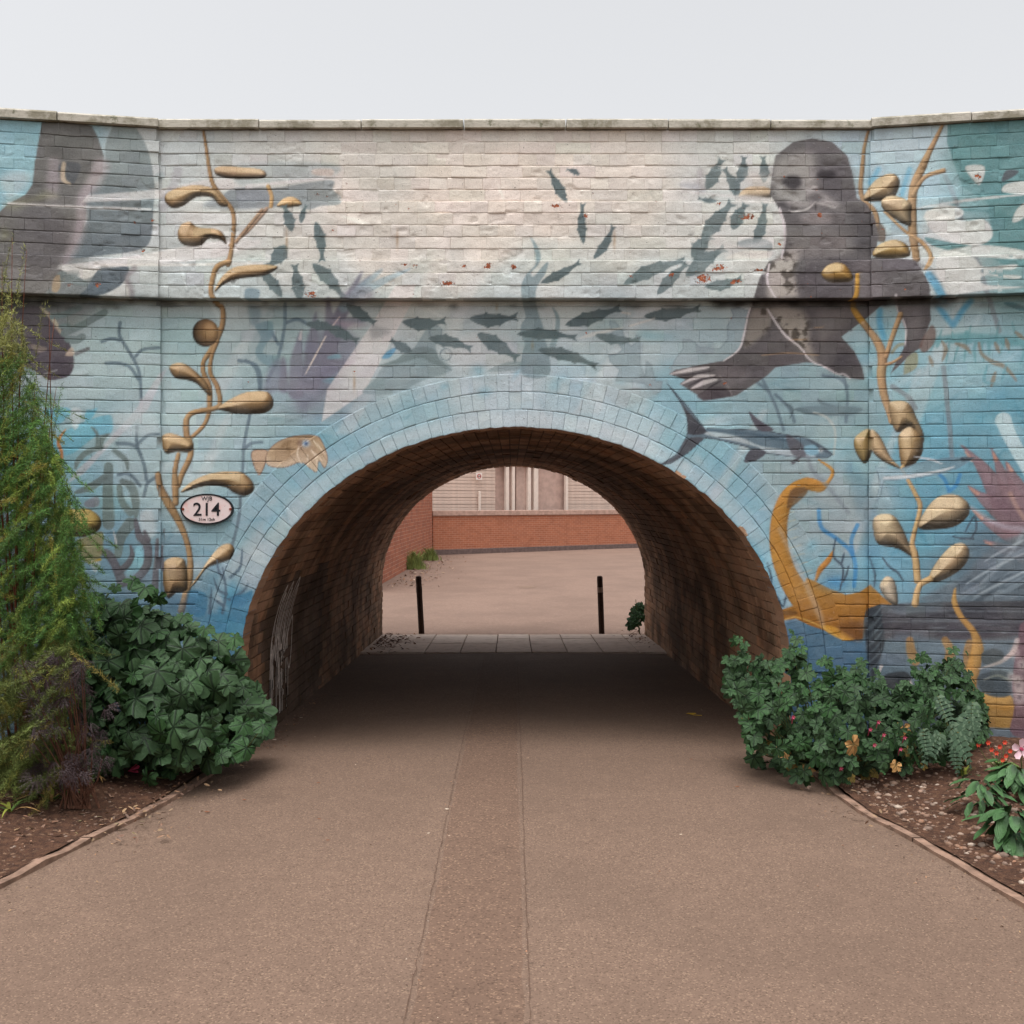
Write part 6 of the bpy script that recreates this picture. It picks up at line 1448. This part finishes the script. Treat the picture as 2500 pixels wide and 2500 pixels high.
# --- plants in the yard beyond
for k, (x, y, h, lab) in enumerate(((1012, 1390, .62, 'long grass clump at the foot of the old wall, the larger of two'), (1050, 1368, .5, 'short grass clump at the foot of the old wall near its far corner'))):
    Y = 1.835 * FPX / (y - HORIZON) - 6.5; t = thing('grass_clump', lab, 'grass', ((x - 1250) * (Y + 6.5) / FPX, Y, -.24), 'weeds at the old wall'); mbg = MB()
    for i in range(420):
        a = r.uniform(0, 6.28); bx_, by_ = r.normal(0, .11), r.normal(0, .09); l = r.uniform(.3, 1.1) * h * max(.35, 1 - 2.2 * abs(bx_)); tx_, ty_ = bx_ + math.cos(a) * l * r.uniform(.1, .7), by_ + math.sin(a) * l * r.uniform(.1, .5); w_ = .007
        mbg.put([(bx_ - w_, by_, 0), (bx_ + w_, by_, 0), ((bx_ + tx_) / 2 + w_, (by_ + ty_) / 2, l * .7), ((bx_ + tx_) / 2 - w_, (by_ + ty_) / 2, l * .7), (tx_, ty_, l * r.uniform(.75, 1))], [(0, 1, 2, 3)], [(3, 2, 4)])
    tag(add('blades', mbg.mesh('blades'), plain('weed_green', (112, 124, 66), .7, .3, 6), t), kind='stuff')
ivy = thing('wall_mallow', 'small green lobed-leaf plant growing at the corner of the far tunnel mouth', 'plant', (1.74, 7.42, -.22))
spI = [(np.array(px3(r.uniform(1540, 1572), r.uniform(1472, 1530), 7.42 + r.normal(0, .06))), (r.normal(-.2, .3), -.8, .4), r.normal(0, .5), r.uniform(.05, .085), int(r.integers(5)), 0) for _ in range(26)]
leafy(ivy, spI, pv2, [M_MAL2]); add('stems', MB().tube([(0, 0, 0), (-.03, 0, .2), (-.06, 0, .5)], [.01, .008, .004], 5).tube([(0, 0, .1), (-.1, 0, .25), (-.12, 0, .4)], [.006, .005, .003], 5).mesh('stems'), M_STEM, ivy)
# ------------------------------------------------------------------ pebbles, litter, fallen leaves
r = np.random.default_rng(77)
ico = None
def pebble_arrays():
    p = (1 + 5 ** .5) / 2; V = np.array([(-1, p, 0), (1, p, 0), (-1, -p, 0), (1, -p, 0), (0, -1, p), (0, 1, p), (0, -1, -p), (0, 1, -p), (p, 0, -1), (p, 0, 1), (-p, 0, -1), (-p, 0, 1)], float); V /= np.linalg.norm(V[0])
    T = [(0, 11, 5), (0, 5, 1), (0, 1, 7), (0, 7, 10), (0, 10, 11), (1, 5, 9), (5, 11, 4), (11, 10, 2), (10, 7, 6), (7, 1, 8), (3, 9, 4), (3, 4, 2), (3, 2, 6), (3, 6, 8), (3, 8, 9), (4, 9, 5), (2, 4, 11), (6, 2, 10), (8, 6, 7), (9, 8, 1)]
    return V, np.array(T)
PV, PT = pebble_arrays()
n = N('pebble'); a = n.attr('tint'); M_PEB = n.out(n.mix(n.noise(60, 3, .6, n.pos()), a, (.25, .18, .14, 1)), .75)
PCOL = [(176, 140, 118), (198, 170, 148), (150, 108, 84), (214, 196, 178), (132, 104, 90), (178, 120, 82), (120, 92, 78)]
def pebbles(name, pts, sizes, dark=1.0):
    mb = MB()
    for (x, y, z), s in zip(pts, sizes):
        a = r.uniform(0, 6.28); V = PV * r.uniform(.75, 1.2, (12, 1)) * np.array([s, s * r.uniform(.55, 1), s * r.uniform(.35, .6)]); c, q = math.cos(a), math.sin(a)
        V = np.stack([V[:, 0] * c - V[:, 1] * q, V[:, 0] * q + V[:, 1] * c, V[:, 2]], -1) + (x, y, z + s * .15); cc = np.array(PCOL[r.integers(len(PCOL))]) * r.uniform(.6, .95) * dark
        mb.put(V, None, PT, np.tile(np.append(lin(np.clip(cc, 0, 255)), 1), (12, 1)))
    return add(name, mb.mesh(name, 'tint', True), M_PEB)
pts = []; sz = []
for i in range(2000):
    side = 1 if r.random() < .62 else -1; y = -2.6 + 2.5 * r.random() ** .8; q = .06 + abs(r.normal(0, .55)); e = edge_l(y) if side < 0 else edge_r(y); x = e + side * (q + .03)
    pts.append((x, y, float(bed_z(x, y, side)))); sz.append((.004 + .012 * r.random() ** 3) * (1.25 if side > 0 else .7))
for i in range(150):
    y = -2.3 + 1.6 * r.random(); x = edge_r(y) + .1 + r.random() * .9; pts.append((x, y, float(bed_z(x, y, 1)))); sz.append(r.uniform(.012, .026))
tag(pebbles('bed_pebbles', pts, sz), 'pale brown pebbles scattered over the soil beds', 'pebbles', kind='stuff')
pts = []; sz = []
for i in range(900):
    y = -3.2 + 5 * r.random(); g = r.random()
    if g < .35: x = (-1 if r.random() < .5 else 1) * (1.72 - abs(r.normal(0, .12)))
    elif g < .7: x = (-.33 if r.random() < .5 else .057) + r.normal(0, .02)
    else: x = r.uniform(-1.7, 1.7)
    pts.append((x, y, float(path_z(np.array([x]), np.array([y]))[0]))); sz.append(.0018 + .005 * r.random() ** 3)
tag(pebbles('path_grit', pts, sz), 'fine pale grit scattered on the path', 'grit', kind='stuff')
# leaf litter in the corners
def litter(name, gen, count, s0, s1, cols, label):
    mb = MB()
    for i in range(count):
        x, y, z = gen(); s = r.uniform(s0, s1); m = np.array(orient((r.normal(0, .4), r.normal(0, .4), 1), r.uniform(0, 6.28)))
        V = np.array([(-1, 0, .0), (-.3, .35, .1), (.6, .3, .15), (1, 0, 0), (.5, -.3, .2), (-.4, -.3, .05)]) * s; mb.put(V @ m.T + (x, y, z + s * .25), [(0, 1, 2, 3), (0, 3, 4, 5)], A=np.tile(np.append(lin(np.array(cols[r.integers(len(cols))]) * r.uniform(.7, 1.1)), 1), (6, 1)))
    tag(add(name, mb.mesh(name, 'tint'), M_PEB), label, 'leaf litter', kind='stuff')
BRN = [(96, 58, 40), (124, 78, 50), (150, 104, 62), (78, 50, 38)]
def g1():
    x = ACX - 1.7 + abs(r.normal(0, .22)); y = 6.2 + r.normal(0, .5); return x, min(y, 7.1), float(floor_z(y)) + .012
def g2():
    x = ACX + 1.7 - abs(r.normal(0, .14)); y = 6.7 + r.normal(0, .4); return x, y, float(floor_z(min(y, 7.1))) + .012
def g3():
    x = ACX - 1.69 + abs(r.normal(0, .07)); y = r.uniform(.2, 2.6); return x, y, float(path_z(np.array([x]), np.array([y]))[0])
def g4():
    s = -1 if r.random() < .6 else 1; y = r.uniform(-1.5, -.25); x = (edge_l(y) if s < 0 else edge_r(y)) + s * r.normal(.0, .12); return x, y, float(bed_z(x, y, s))
def g5():
    x, y, z = onbed(r.uniform(20, 420), r.uniform(1890, 2060), -1); return x, y, z
litter('corner_litter', g1, 150, .018, .04, BRN, 'dry brown leaves drifted into the tunnel corner behind the leaning bollard')
litter('doorway_litter', g2, 60, .015, .035, BRN, 'dry brown leaves at the foot of the small lobed-leaf plant')
litter('wall_foot_litter', g3, 130, .006, .016, BRN, 'small brown leaf scraps along the graffiti wall foot')
litter('bed_edge_litter', g4, 170, .008, .02, BRN + [(178, 140, 92)], 'brown leaf scraps along the path edging')
litter('bed_litter', g5, 220, .006, .022, BRN + [(186, 150, 100), (120, 112, 60)], 'straw and leaf scraps over the soil by the strap leaves')
def g6():
    y = r.uniform(15.5, 28); x = -2.85 + abs(r.normal(0, .5)) + .15; return x, y, -.225
litter('yard_litter', g6, 260, .02, .06, BRN + [(200, 180, 160), (190, 160, 130)], 'dead leaves and pale scraps along the foot of the old brick wall')
def g7():
    y = r.uniform(-3.2, .6); s_ = -1 if r.random() < .5 else 1; e_ = edge_l(min(y, 0)) if s_ < 0 else edge_r(min(y, 0)); x = e_ - s_ * abs(r.normal(0, .16)); return x, y, float(path_z(np.array([x]), np.array([y]))[0])
litter('path_litter', g7, 260, .004, .011, BRN + [(176, 140, 96)], 'tiny brown leaf scraps along both edges of the path')
# single fallen leaves on the path
M_FALL = {'yellow': plain('fallen_yellow', (196, 160, 58), .7, .1), 'brown': plain('fallen_brown', (116, 70, 46), .8, .2), 'pale': plain('fallen_pale', (206, 190, 170), .7, .1)}
def onpath(x, y):
    Y = 1.6 * FPX / (y - HORIZON) - 6.5
    for _ in range(8): X = (x - 1250) * (Y + 6.5) / FPX; h = 1.6 - float(path_z(np.array([X]), np.array([Y]))[0]); Y = h * FPX / (y - HORIZON) - 6.5
    return (X, Y, 1.6 - h + .006)
def fallen(x, y, s, kind, lab, grp=None, stalk=False):
    t = thing('fallen_leaf', lab, 'leaf', onpath(x, y), grp, r.uniform(-.4, .4))
    V = np.array([(-1, 0, .05), (-.5, .38, .12), (.2, .42, .1), (.8, .2, .16), (1, 0, .1), (.7, -.25, .05), (0, -.4, .02), (-.6, -.32, .08), (0, 0, .0)]) * s
    add('blade', mesh_np('blade', V, None, [(8, i, (i + 1) % 8) for i in range(8)]), M_FALL[kind], t)
    if stalk: add('stalk', MB().tube([(-.4 * s, -.1 * s, .004), (.3 * s, -1.4 * s, .004), (1.6 * s, -2.0 * s, .006)], .0022, 4).mesh('stalk'), M_FALL['yellow'], t)
fallen(1687, 1745, .042, 'yellow', 'yellow leaf with long stalk lying on the shaded path', None, True)
for x, y, s in ((505, 1985, .016), (777, 1913, .012), (800, 2054, .010), (779, 2002, .011), (1800, 1923, .014), (1687, 1856, .012), (596, 1955, .012), (328, 2048, .010)): fallen(x, y, s, 'brown', 'small brown curled leaf on the open path', 'brown scraps on the path')
for x, y, s in ((1091, 1978, .012), (1046, 2037, .008), (735, 1754, .014), (670, 1808, .014), (1662, 2040, .008)): fallen(x, y, s, 'pale', 'small pale petal-like scrap on the path', 'pale scraps on the path')
